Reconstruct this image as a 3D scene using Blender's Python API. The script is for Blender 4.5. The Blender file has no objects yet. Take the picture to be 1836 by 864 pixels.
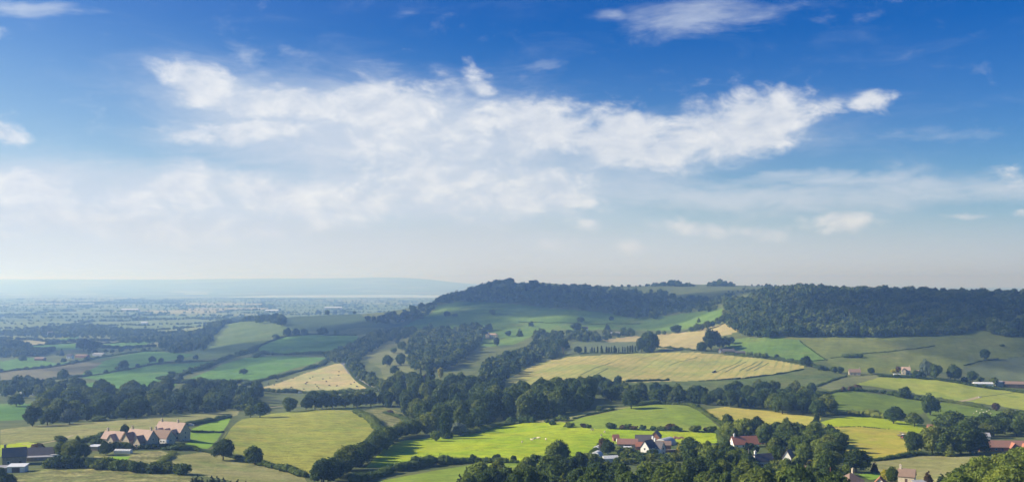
import bpy, bmesh, math, random
import numpy as np
from mathutils import Vector

# ------------------------------------------------------------------ camera, world, sun, exposure
scene = bpy.context.scene
COL = scene.collection
CAM_Z, FOC, CX, HY = 150.0, 1836.0, 918.0, 505.0      # eye height, focal length / centre / horizon row of the photo
SUN_AZ, SUN_EL = math.radians(-87), math.radians(29)  # azimuth from the view direction (+Y), negative = to the left

cam_data = bpy.data.cameras.new('camera')
cam = bpy.data.objects.new('camera', cam_data)
COL.objects.link(cam)
cam.location = (0, 0, CAM_Z)
cam.rotation_euler = (math.radians(90), 0, 0)
cam_data.sensor_width = 36.0
cam_data.lens = 36.0
cam_data.shift_y = (HY - 432.0) / 1836.0
cam_data.clip_start, cam_data.clip_end = 1.0, 90000.0
scene.camera = cam
scene.view_settings.view_transform = 'Standard'
scene.view_settings.look = 'None'
scene.view_settings.gamma = 1.0
scene.view_settings.exposure = 0.78
scene.cycles.use_denoising = True
scene.cycles.denoising_prefilter = 'ACCURATE'
scene.cycles.use_adaptive_sampling = False
scene.cycles.max_bounces = 8
scene.cycles.diffuse_bounces = 2
scene.cycles.volume_bounces = 3
scene.cycles.transparent_max_bounces = 8

sun_data = bpy.data.lights.new('sun', 'SUN')
sun_data.energy = 4.7
sun_data.angle = math.radians(0.5)
sun_data.color = (1.0, 0.91, 0.76)
sun = bpy.data.objects.new('sun', sun_data)
COL.objects.link(sun)
SUN_DIR = Vector((math.sin(SUN_AZ) * math.cos(SUN_EL), math.cos(SUN_AZ) * math.cos(SUN_EL), math.sin(SUN_EL)))
sun.rotation_euler = SUN_DIR.to_track_quat('Z', 'Y').to_euler()

world = bpy.data.worlds.new('World')
scene.world = world
world.use_nodes = True
WT = world.node_tree
WT.nodes.clear()


class NG:
    """small helper to wire math nodes"""
    def __init__(self, tree):
        self.t = tree

    def node(self, kind, **kw):
        n = self.t.nodes.new(kind)
        for k, v in kw.items():
            setattr(n, k, v)
        return n

    def put(self, sock, v):
        if isinstance(v, bpy.types.NodeSocket):
            self.t.links.new(v, sock)
        else:
            sock.default_value = v

    def m(self, op, *a, clamp=False):
        n = self.node('ShaderNodeMath', operation=op, use_clamp=clamp)
        for i, v in enumerate(a):
            self.put(n.inputs[i], v)
        return n.outputs[0]

    def ss(self, v, a, b, lo=0.0, hi=1.0, kind='SMOOTHSTEP'):
        n = self.node('ShaderNodeMapRange', interpolation_type=kind)
        for i, x in enumerate((v, a, b, lo, hi)):
            self.put(n.inputs[i], x)
        return n.outputs[0]

    def noise(self, vec, scale, detail=6.0, rough=0.55, dist=0.0):
        n = self.node('ShaderNodeTexNoise')
        self.put(n.inputs['Vector'], vec)
        n.inputs['Scale'].default_value = scale
        n.inputs['Detail'].default_value = detail
        n.inputs['Roughness'].default_value = rough
        n.inputs['Distortion'].default_value = dist
        return n

    def mapping(self, vec, loc=(0, 0, 0), rot=(0, 0, 0), sc=(1, 1, 1), vtype='POINT'):
        n = self.node('ShaderNodeMapping', vector_type=vtype)
        self.put(n.inputs['Vector'], vec)
        n.inputs['Location'].default_value = loc
        n.inputs['Rotation'].default_value = rot
        n.inputs['Scale'].default_value = sc
        return n.outputs[0]

    def mix(self, f, a, b, blend='MIX'):
        n = self.node('ShaderNodeMix', data_type='RGBA', blend_type=blend)
        self.put(n.inputs[0], f)
        for s, v in ((n.inputs[6], a), (n.inputs[7], b)):
            if isinstance(v, (tuple, list)):
                v = tuple(v) + (1.0,) if len(v) == 3 else v
            self.put(s, v)
        return n.outputs[2]


def srgb(r, g, b):
    f = lambda c: (c / 255) / 12.92 if c <= 10 else (((c / 255) + 0.055) / 1.055) ** 2.4
    return (f(r), f(g), f(b))


def build_sky():
    g = NG(WT)
    EXP = 0.1 * 2.0 ** scene.view_settings.exposure     # background strength x exposure
    sky = g.node('ShaderNodeTexSky', sky_type='NISHITA')
    sky.sun_disc = False
    sky.sun_elevation = SUN_EL
    sky.sun_rotation = SUN_AZ
    sky.altitude = 150.0
    sky.air_density, sky.dust_density, sky.ozone_density = 1.0, 0.6, 3.0
    tc = g.node('ShaderNodeTexCoord')
    sep = g.node('ShaderNodeSeparateXYZ')
    WT.links.new(tc.outputs['Generated'], sep.inputs[0])
    x, y, z = sep.outputs
    az = g.m('ARCTAN2', x, y)                          # compass angle from the view direction
    el = g.m('ARCSINE', z)
    comb = g.node('ShaderNodeCombineXYZ')
    WT.links.new(az, comb.inputs[0]); WT.links.new(el, comb.inputs[1])
    ae = comb.outputs[0]
    # deeper blue well above the horizon and away from the sun, the way a clear evening sky is
    hs = g.node('ShaderNodeHueSaturation')
    hs.inputs['Saturation'].default_value = 1.5
    hs.inputs['Hue'].default_value = 0.503
    WT.links.new(sky.outputs[0], hs.inputs['Color'])
    base = g.mix(1.0, hs.outputs[0], (0.38, 0.53, 0.61), 'MULTIPLY')
    deep = g.ss(g.m('ADD', el, g.m('MULTIPLY', az, 0.20)), -0.02, 0.26)
    base = g.mix(deep, base, g.mix(1.0, base, (0.0, 0.66, 1.0), 'MULTIPLY'))
    # summer haze whitening the low sky, stronger towards the sun
    low = g.m('MAXIMUM', g.m('SUBTRACT', g.m('POWER', 2.718, g.m('MULTIPLY', g.m('ABSOLUTE', el), -11.0)), 0.075), 0.0)
    left = g.m('POWER', g.ss(az, 0.55, -0.55, 0.0, 1.0, 'LINEAR'), 0.6)
    hazec = g.mix(left, tuple(c / EXP for c in srgb(192, 206, 230)), tuple(c / EXP for c in srgb(228, 235, 247)))
    fac = g.m('MULTIPLY', low, g.m('ADD', 0.80, g.m('MULTIPLY', left, 0.30)), clamp=True)
    base = g.mix(fac, base, hazec)
    veil = g.m('MULTIPLY', g.ss(az, 0.05, -0.75), g.ss(el, 0.42, 0.08), clamp=True)
    base = g.mix(g.m('MULTIPLY', veil, 0.30), base, tuple(c / EXP for c in srgb(205, 222, 240)))

    # clouds: soft patches at fixed compass directions, torn up by noise
    def A(px):
        return math.atan((px - CX) / FOC)

    def E(px, py):
        return math.atan((HY - py) / FOC * math.cos(A(px)))
    warp = g.noise(g.mapping(ae, sc=(9, 16, 1)), 1.0, 4, 0.6)
    wv = g.node('ShaderNodeVectorMath', operation='MULTIPLY_ADD')
    WT.links.new(warp.outputs['Color'], wv.inputs[0])
    wv.inputs[1].default_value = (0.085, 0.042, 0); wv.inputs[2].default_value = (-0.0425, -0.021, 0)
    add = g.node('ShaderNodeVectorMath', operation='ADD')
    WT.links.new(ae, add.inputs[0]); WT.links.new(wv.outputs[0], add.inputs[1])
    wae = add.outputs[0]

    def mask(blobs):
        tot = None
        for (px, py, rx, ry, rot, wgt) in blobs:
            v = g.mapping(wae, loc=(A(px), E(px, py), 0), rot=(0, 0, math.radians(rot)), sc=(rx / FOC, ry / FOC, 1), vtype='TEXTURE')
            ln = g.node('ShaderNodeVectorMath', operation='LENGTH')
            WT.links.new(v, ln.inputs[0])
            b = g.ss(ln.outputs['Value'], 1.45, 0.05, 0.0, wgt)
            tot = b if tot is None else g.m('SMOOTH_MAX', tot, b, 0.12)
        return tot
    fine = g.noise(g.mapping(ae, sc=(22, 40, 1)), 1.0, 10, 0.62, 0.3)
    fine2 = g.noise(g.mapping(ae, loc=(0.30, -0.22, 0), sc=(22, 40, 1)), 1.0, 10, 0.62, 0.3)   # the same field, a step towards the sun
    wisp = g.noise(g.mapping(ae, sc=(10, 36, 1)), 1.0, 9, 0.66, 0.5)
    main = mask([
        (365, 150, 110, 42, -10, .95), (520, 178, 150, 48, -6, .9), (690, 190, 170, 60, 0, .95), (790, 170, 70, 48, 0, .8),
        (430, 232, 165, 26, 0, 1.0), (700, 250, 210, 50, 0, .75),
        (960, 225, 190, 66, 3, 1.05), (1130, 245, 190, 62, -4, 1.1), (1320, 225, 170, 70, 6, 1.1), (1450, 205, 70, 32, 4, .95),
        (1330, 185, 70, 40, 0, .8), (760, 320, 240, 75, 0, .72), (930, 355, 190, 60, 0, .75), (980, 322, 120, 30, 0, .7),
        (848, 134, 40, 30, -20, .95), (1572, 184, 46, 30, -8, .74), (5, 235, 55, 28, -10, 1.0), (-5, 45, 45, 20, -10, 1.0),
        (45, 340, 80, 46, 0, 1.1), (120, 375, 160, 40, 0, .75), (250, 358, 80, 44, 0, 1.0), (330, 344, 80, 46, 0, 1.05), (470, 356, 90, 44, 0, 1.05), (540, 366, 60, 36, 0, .95),
        (620, 370, 140, 52, 0, .9), (300, 405, 330, 40, 0, .6),
        (995, 435, 44, 20, 0, .95), (1140, 442, 46, 18, 0, .85), (1058, 408, 34, 14, 0, .85), (1250, 410, 90, 22, 0, .8), (1350, 415, 60, 18, 0, .7),
        (1048, 368, 34, 16, 0, .8), (1520, 404, 80, 20, 0, .8), (1745, 394, 50, 10, 0, .8), (1840, 386, 30, 10, 0, .9),
        (1700, -80, 300, 60, 0, .8), (-300, 200, 260, 90, 0, .9), (2100, 300, 260, 60, 0, .8), (900, -250, 420, 90, 0, .8)])
    thin = mask([
        (1250, 22, 190, 52, 6, .8), (1205, 52, 110, 26, 8, .6), (1330, 12, 90, 40, -10, .5), (1090, 32, 70, 24, 0, .7), (700, 20, 120, 20, 0, .3), (60, 5, 130, 16, 0, .7),
        (1450, 322, 260, 20, 0, .95), (1330, 358, 300, 34, 0, .95), (1640, 352, 330, 34, 0, .9), (1720, 244, 170, 16, 0, .55), (980, 124, 60, 12, 0, .5),
        (440, 92, 60, 26, -20, .6), (525, 86, 40, 12, 0, .5), (200, 290, 320, 60, 0, .4), (560, 300, 420, 90, 0, .4), (1210, 140, 50, 8, 0, .4), (1170, 305, 60, 10, 0, .6),
        (670, 125, 90, 22, 8, .6), (320, 104, 60, 16, 8, .5)])
    veilm = mask([(700, 245, 460, 125, -4, .9), (820, 340, 400, 100, 0, .95), (300, 370, 560, 95, 0, 1.0), (1200, 250, 380, 70, 4, .55), (1000, 300, 420, 90, 0, .6), (470, 190, 260, 80, -8, .7), (1500, 350, 420, 50, 0, .45), (600, 430, 800, 60, 0, .6)])
    d0 = g.m('MULTIPLY', g.ss(g.m('ADD', veilm, g.m('MULTIPLY', g.m('SUBTRACT', wisp.outputs['Fac'], 0.5), 0.7)), 0.04, 0.88), 0.9)
    d1 = g.ss(g.m('ADD', main, g.m('MULTIPLY', g.m('SUBTRACT', fine.outputs['Fac'], 0.5), 2.1)), 0.22, 0.98)
    d1 = g.m('MULTIPLY', d1, g.ss(main, 0.0, 0.22))
    d2 = g.m('MULTIPLY', g.ss(g.m('ADD', thin, g.m('MULTIPLY', g.m('SUBTRACT', wisp.outputs['Fac'], 0.5), 1.5)), 0.25, 1.15), g.ss(thin, 0.0, 0.3, 0.0, 0.62))
    lit = g.m('SUBTRACT', fine.outputs['Fac'], fine2.outputs['Fac'])
    core = g.ss(main, 0.55, 1.15)
    lightf = g.m('ADD', g.m('SUBTRACT', 0.62, g.m('MULTIPLY', core, 0.12)), g.m('MULTIPLY', lit, 2.0), clamp=True)
    shadec, litc = tuple(c / EXP for c in srgb(198, 209, 228)), tuple(c / EXP for c in srgb(244, 246, 249))
    cc = g.mix(lightf, shadec, litc)
    out = g.mix(g.m('MULTIPLY', d2, 1.0), base, tuple(c / EXP for c in srgb(214, 224, 238)))
    out = g.mix(d0, out, tuple(c / EXP for c in srgb(205, 216, 233)))
    out = g.mix(g.m('MULTIPLY', d1, 0.84), out, cc)
    # distance dulls the clouds near the horizon
    out = g.mix(g.m('MULTIPLY', g.ss(el, 0.085, 0.0), 0.85), out, hazec)
    bg = g.node('ShaderNodeBackground')
    WT.links.new(out, bg.inputs['Color'])
    bg.inputs['Strength'].default_value = 0.1
    o = g.node('ShaderNodeOutputWorld')
    WT.links.new(bg.outputs[0], o.inputs['Surface'])


build_sky()
world.cycles.sampling_method = 'MANUAL'
world.cycles.sample_map_resolution = 512

rng = np.random.default_rng(11)
random.seed(5)
# ------------------------------------------------------------------ terrain: heights interpolated from surveyed points (photo column, row, distance)
COLS = {
 0: [(864,430),(840,470),(800,550),(768,650),(745,850),(725,970),(700,1150),(680,1350),(660,1600),(640,1850),(610,2400),(580,3400),(560,4700)],
 300: [(860,430),(800,540),(775,600),(747,780),(735,900),(700,1120),(680,1350),(655,1650),(632,2000),(610,2450),(590,3000),(575,3700),(560,4700)],
 450: [(860,440),(815,540),(780,640),(745,820),(730,950),(700,1180),(680,1350),(640,1750),(608,2200),(590,2450),(575,2700),(579,3100),(566,4200)],
 600: [(855,470),(820,540),(780,650),(736,850),(725,980),(700,1180),(655,1500),(640,1700),(620,1900),(602,2150),(585,2400),(564,2750),(573,3200),(566,4200)],
 750: [(850,480),(800,610),(780,680),(760,780),(740,880),(700,1080),(680,1220),(650,1500),(620,1800),(600,2000),(580,2200),(562,2450),(548,2650),(560,3000),(566,4200)],
 900: [(850,480),(820,550),(790,640),(768,750),(755,800),(720,950),(690,1120),(660,1350),(640,1550),(620,1750),(600,1950),(575,2150),(550,2350),(528,2550),(511,2750),(510,2950),(521,3500),(542,4500)],
 1050: [(850,480),(820,550),(790,640),(768,720),(745,790),(720,900),(690,1100),(665,1250),(637,1450),(620,1650),(600,1850),(580,2050),(560,2200),(538,2450),(517,2750),(512.5,3000),(523,3500),(542,4500)],
 1200: [(850,470),(820,560),(795,650),(772,700),(750,760),(727,830),(723,900),(705,1020),(684,1150),(660,1280),(632,1450),(620,1550),(600,1750),(585,1950),(565,2150),(545,2350),(525,2650),(513,2950),(511,3300),(520,4000)],
 1350: [(850,460),(820,550),(800,620),(770,720),(740,850),(720,950),(700,1060),(680,1150),(650,1300),(635,1400),(605,1500),(580,1600),(548,1800),(526,2050),(518,2500),(513,3000),(522,4000)],
 1500: [(850,460),(830,520),(800,620),(765,730),(751,800),(735,900),(705,1030),(680,1130),(660,1220),(630,1350),(602,1500),(575,1600),(545,1780),(521,2000),(517,2400),(523,3200)],
 1650: [(864,440),(830,540),(812,600),(780,700),(765,780),(740,900),(715,1020),(690,1120),(665,1200),(635,1350),(600,1500),(575,1600),(548,1750),(525,1950),(521,2400),(526,3200)],
 1836: [(864,360),(835,430),(805,620),(780,720),(750,850),(725,1000),(700,1120),(680,1200),(640,1350),(602,1480),(575,1580),(550,1720),(530,1880),(524,2300),(530,3200)],
}
FAR = [(6000, 11), (8000, 8), (9600, 3), (10800, 3), (12300, 6), (15500, 60), (20000, 190), (24000, 205)]
NEAR = [(4, 148), (30, 141), (100, 125), (250, 92)]


def ctrl_points():
    pts = []
    def add(px, D, z):
        x = D * (px - CX) / FOC
        pts.append((math.atan2(x, D), math.log(math.hypot(x, D)), z))
    cols = dict(COLS)
    cols[-260] = COLS[0]
    cols[2100] = COLS[1836]
    for px, rows in cols.items():
        for py, D in rows:
            add(px, D, CAM_Z - D * (py - HY) / FOC)
        for D, z in FAR:
            if D > rows[-1][1] * 1.25:
                hill = 1.0 if px < 900 else .05 if D > 12000 else .4
                if D >= 20000:     # long low ridge on the far side of the estuary
                    hill = np.interp(px, [-260, 0, 300, 480, 650, 740, 830, 900, 2100], [.93, .96, .95, 1.03, 1.12, 1.06, .86, .1, .01])
                add(px, D, z * hill)
        for D, z in NEAR:
            add(px, D, z)
    return np.array(pts)


def tps_fit(P):
    a = np.stack([P[:, 0] * 2.0, P[:, 1]], 1)
    n = len(a)
    r2 = ((a[:, None] - a[None]) ** 2).sum(-1)
    K = np.where(r2 > 0, 0.5 * r2 * np.log(r2 + 1e-12), 0) + np.eye(n) * 1e-4
    A = np.zeros((n + 3, n + 3))
    A[:n, :n] = K
    A[:n, n] = 1; A[:n, n + 1:] = a
    A[n, :n] = 1; A[n + 1:, :n] = a.T
    w = np.linalg.solve(A, np.concatenate([P[:, 2], np.zeros(3)]))
    return a, w


TH_C = np.radians(np.linspace(-44, 44, 221))
LR_C = np.linspace(math.log(4), math.log(27000), 420)
_a, _w = tps_fit(ctrl_points())
ZC = np.zeros((len(TH_C), len(LR_C)))
for i, t in enumerate(TH_C):
    q = np.stack([np.full(len(LR_C), t * 2.0), LR_C], 1)
    r2 = ((q[:, None] - _a[None]) ** 2).sum(-1)
    ZC[i] = (0.5 * r2 * np.log(r2 + 1e-12)) @ _w[:-3] + _w[-3] + q @ _w[-2:]
ZC = np.maximum(ZC, 1.0)


def wob(x, y, L, seed):
    """smooth undulation made of a few sines, wavelength about L metres"""
    r = np.random.default_rng(seed)
    s = np.zeros_like(x)
    for k in range(6):
        a = r.uniform(0, 2 * math.pi); f = 2 * math.pi / L * r.uniform(.6, 1.6); p = r.uniform(0, 6.28)
        s = s + np.sin((x * math.cos(a) + y * math.sin(a)) * f + p)
    return s / 6


def height(x, y):
    x = np.asarray(x, float); y = np.asarray(y, float)
    r = np.hypot(x, y); th = np.arctan2(x, y)
    tc = np.clip(th, TH_C[0], TH_C[-1])
    fi = (tc - TH_C[0]) / (TH_C[1] - TH_C[0])
    fj = (np.log(np.clip(r, 4.01, 26990)) - LR_C[0]) / (LR_C[1] - LR_C[0])
    i = np.clip(fi.astype(int), 0, len(TH_C) - 2); j = np.clip(fj.astype(int), 0, len(LR_C) - 2)
    u = fi - i; v = fj - j
    z = ZC[i, j] * (1 - u) * (1 - v) + ZC[i + 1, j] * u * (1 - v) + ZC[i, j + 1] * (1 - u) * v + ZC[i + 1, j + 1] * u * v
    back = np.clip((np.abs(th) - math.radians(50)) / math.radians(40), 0, 1)
    z = z * (1 - back) + 138.0 * back * np.clip(3000 / (r + 1), 0, 1)
    amp = np.clip(r / 900, 0.15, 1.6) * np.clip((9000 - r) / 3000, 0, 1)
    z = z + amp * (1.1 * wob(x, y, 95, 3) + 0.35 * wob(x, y, 33, 4))
    z = z + np.clip((r - 13000) / 3000, 0, 1) * np.clip(z / 60 - .3, 0, 1) * (16 * wob(x, y, 3400, 5) + 12 * wob(x, y, 1100, 6))
    flat = np.clip((r - 9300) / 300, 0, 1) * np.clip((11200 - r) / 300, 0, 1)      # tidal river flats
    z = z * (1 - flat) + 3.0 * flat
    return z


_RR = np.exp(np.linspace(math.log(300), math.log(26000), 2600))


def at(px, py, rmin=300.0):
    """first point of the ground that the line of sight through photo pixel (px, py) meets"""
    t = math.atan((px - CX) / FOC)
    rr = _RR[_RR >= rmin]
    x, y = rr * math.sin(t), rr * math.cos(t)
    pg = HY - FOC * (height(x, y) - CAM_Z) / y
    k = int(np.argmax(pg <= py))
    if pg[k] > py:
        k = len(rr) - 1
    if k > 0:
        f = (pg[k - 1] - py) / max(pg[k - 1] - pg[k], 1e-9)
        r = rr[k - 1] + (rr[k] - rr[k - 1]) * min(max(f, 0), 1)
    else:
        r = rr[0]
    X, Y = r * math.sin(t), r * math.cos(t)
    return Vector((X, Y, float(height(X, Y))))


def to_px(x, y, z):
    return CX + FOC * x / y, HY - FOC * (z - CAM_Z) / y


def inside(px, py, poly):
    c = np.zeros(px.shape, bool)
    n = len(poly)
    for i in range(n):
        x0, y0 = poly[i]; x1, y1 = poly[(i + 1) % n]
        if y0 == y1:
            continue
        c ^= ((y0 > py) != (y1 > py)) & (px < (x1 - x0) * (py - y0) / (y1 - y0) + x0)
    return c


# ------------------------------------------------------------------ mesh helpers
def mesh_from(name, V, Q, mats, midx=None, smooth=False, tint=None):
    V = np.asarray(V, np.float32); Q = np.asarray(Q, np.int32)
    me = bpy.data.meshes.new(name)
    me.vertices.add(len(V)); me.vertices.foreach_set('co', V.ravel())
    me.loops.add(Q.size); me.loops.foreach_set('vertex_index', Q.ravel())
    k = Q.shape[1]
    me.polygons.add(len(Q))
    me.polygons.foreach_set('loop_start', np.arange(0, Q.size, k, dtype=np.int32))
    for m in mats:
        me.materials.append(m)
    if midx is not None:
        me.polygons.foreach_set('material_index', np.asarray(midx, np.int32))
    me.polygons.foreach_set('use_smooth', np.full(len(Q), bool(smooth)))
    if tint is not None:
        at_ = me.attributes.new('tint', 'FLOAT', 'POINT')
        at_.data.foreach_set('value', np.asarray(tint, np.float32))
    me.update(calc_edges=True)
    return me


def link(name, me, parent=None, **props):
    o = bpy.data.objects.new(name, me)
    COL.objects.link(o)
    if parent is not None:
        o.parent = parent
    for k, v in props.items():
        o[k] = v
    return o


def empty(name, loc, rz=0.0, **props):
    o = bpy.data.objects.new(name, None)
    COL.objects.link(o)
    o.location = loc
    o.rotation_euler = (0, 0, rz)
    o.empty_display_size = 0.5
    for k, v in props.items():
        o[k] = v
    return o


def new_mat(name):
    m = bpy.data.materials.new(name)
    m.use_nodes = True
    t = m.node_tree
    b = t.nodes['Principled BSDF']
    b.inputs['Roughness'].default_value = 0.9
    b.inputs['Specular IOR Level'].default_value = 0.15
    return m, NG(t), b


def simple_mat(name, col, rough=0.85, spec=0.2, vary=0.25, scale=3.0, metal=0.0):
    m, g, b = new_mat(name)
    geo = g.node('ShaderNodeTexCoord')
    n = g.noise(geo.outputs['Object'], scale, 5, 0.6)
    v = g.ss(n.outputs['Fac'], 0.3, 0.7, 1 - vary, 1 + vary, 'LINEAR')
    c = g.node('ShaderNodeCombineColor')
    for i in range(3):
        g.put(c.inputs[i], g.m('MULTIPLY', v, col[i]))
    g.put(b.inputs['Base Color'], c.outputs[0])
    b.inputs['Roughness'].default_value = rough
    b.inputs['Specular IOR Level'].default_value = spec
    b.inputs['Metallic'].default_value = metal
    return m


def land_mat(name, a, b_, big=70.0, mix_lo=0.35, mix_hi=0.65, third=None, rows=None, tuss=0.35, bump=0.5, fine=2.2):
    """grass or crop: two soils of colour in large drifts, tussocks, optional mown or sown rows (angle, spacing m, strength, colour)"""
    m, g, b = new_mat(name)
    pos = g.node('ShaderNodeNewGeometry').outputs['Position']
    p2 = g.mapping(pos, sc=(1, 1, 0))
    n1 = g.noise(p2, 1.0 / big, 5, 0.6, 0.8).outputs['Fac']
    col = g.mix(g.ss(n1, mix_lo, mix_hi), a, b_)
    n2 = g.noise(p2, 1.0 / (fine * 5), 6, 0.65).outputs['Fac']
    n3 = g.noise(p2, 1.0 / fine, 4, 0.7).outputs['Fac']
    if third is not None:
        n4 = g.noise(g.mapping(p2, loc=(91, 17, 0)), 1.6 / big, 6, 0.7, 0.5).outputs['Fac']
        col = g.mix(g.ss(n4, 0.52, 0.72), col, third)
    v = g.m('ADD', g.m('MULTIPLY', g.m('SUBTRACT', n2, 0.5), tuss * 2.6), g.m('MULTIPLY', g.m('SUBTRACT', n3, 0.5), tuss * 2.6))
    n5 = g.noise(g.mapping(p2, loc=(7, 55, 0), sc=(1.6, .7, 0)), 1 / 20, 5, 0.6, .4).outputs['Fac']
    v = g.m('ADD', g.m('ADD', v, g.m('MULTIPLY', g.m('SUBTRACT', n5, .5), .55)), 1.0)
    col = g_scale(g, col, v)
    if rows is not None:
        ang, sp, st, rc = rows[:4]
        bend = g.noise(p2, 1 / 160, 2, 0.4).outputs['Fac']
        q = g.mapping(p2, rot=(0, 0, math.radians(ang)))
        s = g.node('ShaderNodeSeparateXYZ'); g.t.links.new(q, s.inputs[0])
        arc = g.m('MULTIPLY', g.m('POWER', g.m('MULTIPLY', s.outputs[1], 0.0055), 2.0), rows[4] if len(rows) > 4 else 0.0)
        ph = g.m('ADD', g.m('ADD', g.m('MULTIPLY', s.outputs[0], 1 / sp), g.m('MULTIPLY', bend, 18.0 / sp)), arc)
        w = g.m('SINE', g.m('MULTIPLY', ph, 6.2832))
        brk = g.noise(g.mapping(q, sc=(1 / 9, 1 / 60, 0)), 1.0, 3, 0.6).outputs['Fac']
        f = g.m('MULTIPLY', g.m('MULTIPLY', g.ss(w, 0.1, 0.95), g.ss(brk, 0.3, 0.62)), st)
        col = g.mix(f, col, rc)
    g.put(b.inputs['Base Color'], col)
    bm = g.node('ShaderNodeBump')
    bm.inputs['Strength'].default_value = bump
    bm.inputs['Distance'].default_value = 0.6
    g.put(bm.inputs['Height'], g.m('ADD', n3, n2))
    g.put(b.inputs['Normal'], bm.outputs[0])
    b.inputs['Roughness'].default_value = 0.95
    b.inputs['Specular IOR Level'].default_value = 0.05
    return m


def g_scale(g, col, v):
    n = g.node('ShaderNodeVectorMath', operation='SCALE')
    g.put(n.inputs[0], col); g.put(n.inputs['Scale'], v)
    return n.outputs[0]


# ------------------------------------------------------------------ ground sheet (polar grid round the viewpoint, fine where it is seen)
th_f = np.radians(np.arange(-31.5, 31.51, 0.055))
th_side = np.radians(np.concatenate([np.arange(-180, -48, 6), np.arange(-48, -31.6, 1.5)]))
TH = np.concatenate([th_side, th_f, -th_side[::-1]])
rs = [4.0]
while rs[-1] < 26500:
    r = rs[-1]
    rs.append(r + min(max(r * r / (105 * FOC) * 1.15, 0.004 * r if r > 330 else 0.03 * r), 0.0065 * r if r > 330 else 0.05 * r))
RS = np.array(rs)
GX = np.outer(np.sin(TH), RS); GY = np.outer(np.cos(TH), RS)
GZ = height(GX.ravel(), GY.ravel()).reshape(GX.shape)
NT, NR = GX.shape
idx = np.arange(NT * NR).reshape(NT, NR)
QUADS = np.stack([idx[:-1, :-1], idx[:-1, 1:], idx[1:, 1:], idx[1:, :-1]], -1).reshape(-1, 4)[:, ::-1]
GV = np.stack([GX.ravel(), GY.ravel(), GZ.ravel()], 1)
cx = GV[QUADS].mean(1)
FRONT = (np.abs(np.arctan2(cx[:, 0], cx[:, 1])) < math.radians(34)) & (np.hypot(cx[:, 0], cx[:, 1]) > 320)
FPX = np.where(FRONT, CX + FOC * cx[:, 0] / np.maximum(cx[:, 1], 1), -9999)
FPY = np.where(FRONT, HY - FOC * (cx[:, 2] - CAM_Z) / np.maximum(cx[:, 1], 1), -9999)
FD = cx[:, 1]

# patchwork of small fields on the plain: jittered cells, kept as a face value for the colour and reused for the hedgerow trees
CELL = (480.0, 400.0)


def cells(x, y):
    """(cell value 0..1, distance to the cell border) of the patchwork"""
    a = math.radians(14)
    u = (x * math.cos(a) + y * math.sin(a)) / CELL[0]; v = (-x * math.sin(a) + y * math.cos(a)) / CELL[1]
    iu, iv = np.floor(u), np.floor(v)
    best = np.full(x.shape, 9.0); second = np.full(x.shape, 9.0); val = np.zeros(x.shape)
    for du in (-1, 0, 1):
        for dv in (-1, 0, 1):
            cu, cv = iu + du, iv + dv
            h = np.sin(cu * 127.1 + cv * 311.7) * 43758.5453
            h1 = h - np.floor(h)
            h = np.sin(cu * 269.5 + cv * 183.3) * 43758.5453
            h2 = h - np.floor(h)
            h = np.sin(cu * 419.2 + cv * 371.9) * 9758.5453
            h3 = h - np.floor(h)
            d = np.maximum(np.abs(u - cu - .15 - .7 * h1), np.abs(v - cv - .15 - .7 * h2)) * .75 + .25 * np.hypot(u - cu - .15 - .7 * h1, v - cv - .15 - .7 * h2)
            nb = d < best
            second = np.where(nb, best, np.minimum(second, d))
            val = np.where(nb, h3, val)
            best = np.where(nb, d, best)
    return val, (second - best) * 250.0


ground_m, g, b = new_mat('meadow_ground')
pos = g.node('ShaderNodeNewGeometry').outputs['Position']
p2 = g.mapping(pos, sc=(1, 1, 0))
att = g.node('ShaderNodeAttribute', attribute_name='patch').outputs['Fac']
ramp = g.node('ShaderNodeValToRGB')
ramp.color_ramp.interpolation = 'CONSTANT'
stops = [(0.0, (.10, .145, .045)), (.16, (.12, .175, .05)), (.30, (.15, .195, .06)), (.44, (.09, .13, .045)), (.56, (.24, .25, .10)), (.64, (.14, .19, .06)), (.78, (.32, .30, .14)), (.86, (.06, .085, .03)), (.94, (.19, .22, .085))]
ramp.color_ramp.elements[0].position = 0; ramp.color_ramp.elements[0].color = (*stops[0][1], 1)
ramp.color_ramp.elements[1].position = stops[1][0]; ramp.color_ramp.elements[1].color = (*stops[1][1], 1)
for p_, c_ in stops[2:]:
    e = ramp.color_ramp.elements.new(p_); e.color = (*c_, 1)
g.put(ramp.inputs[0], att)
far = g.node('ShaderNodeAttribute', attribute_name='plain').outputs['Fac']
n1 = g.noise(p2, 1 / 40, 6, .65).outputs['Fac']
n2 = g.noise(p2, 1 / 3.0, 5, .7).outputs['Fac']
near = g.mix(g.ss(n1, .35, .65), (.075, .105, .028), (.13, .15, .045))
near = g_scale(g, near, g.m('ADD', .6, g.m('MULTIPLY', n2, .8)))
g.put(b.inputs['Base Color'], g.mix(far, near, ramp.outputs[0]))
bm_ = g.node('ShaderNodeBump'); bm_.inputs['Strength'].default_value = .5; bm_.inputs['Distance'].default_value = .5
g.put(bm_.inputs['Height'], n2); g.put(b.inputs['Normal'], bm_.outputs[0])

me = mesh_from('ground', GV, QUADS, [ground_m], smooth=True)
val, edge = cells(cx[:, 0], cx[:, 1])
pl = ((FD > 2150) & (FPX < 900) & (cx[:, 2] < 24)) | (FD > 12000)
A = me.attributes.new('patch', 'FLOAT', 'FACE'); A.data.foreach_set('value', val.astype(np.float32))
A = me.attributes.new('plain', 'FLOAT', 'FACE'); A.data.foreach_set('value', pl.astype(np.float32))
link('ground', me, kind='structure', label='rolling grass and earth of the valley running out to the hazy plain', category='ground')

FIELD_DONE = np.zeros(len(QUADS), bool)


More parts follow.
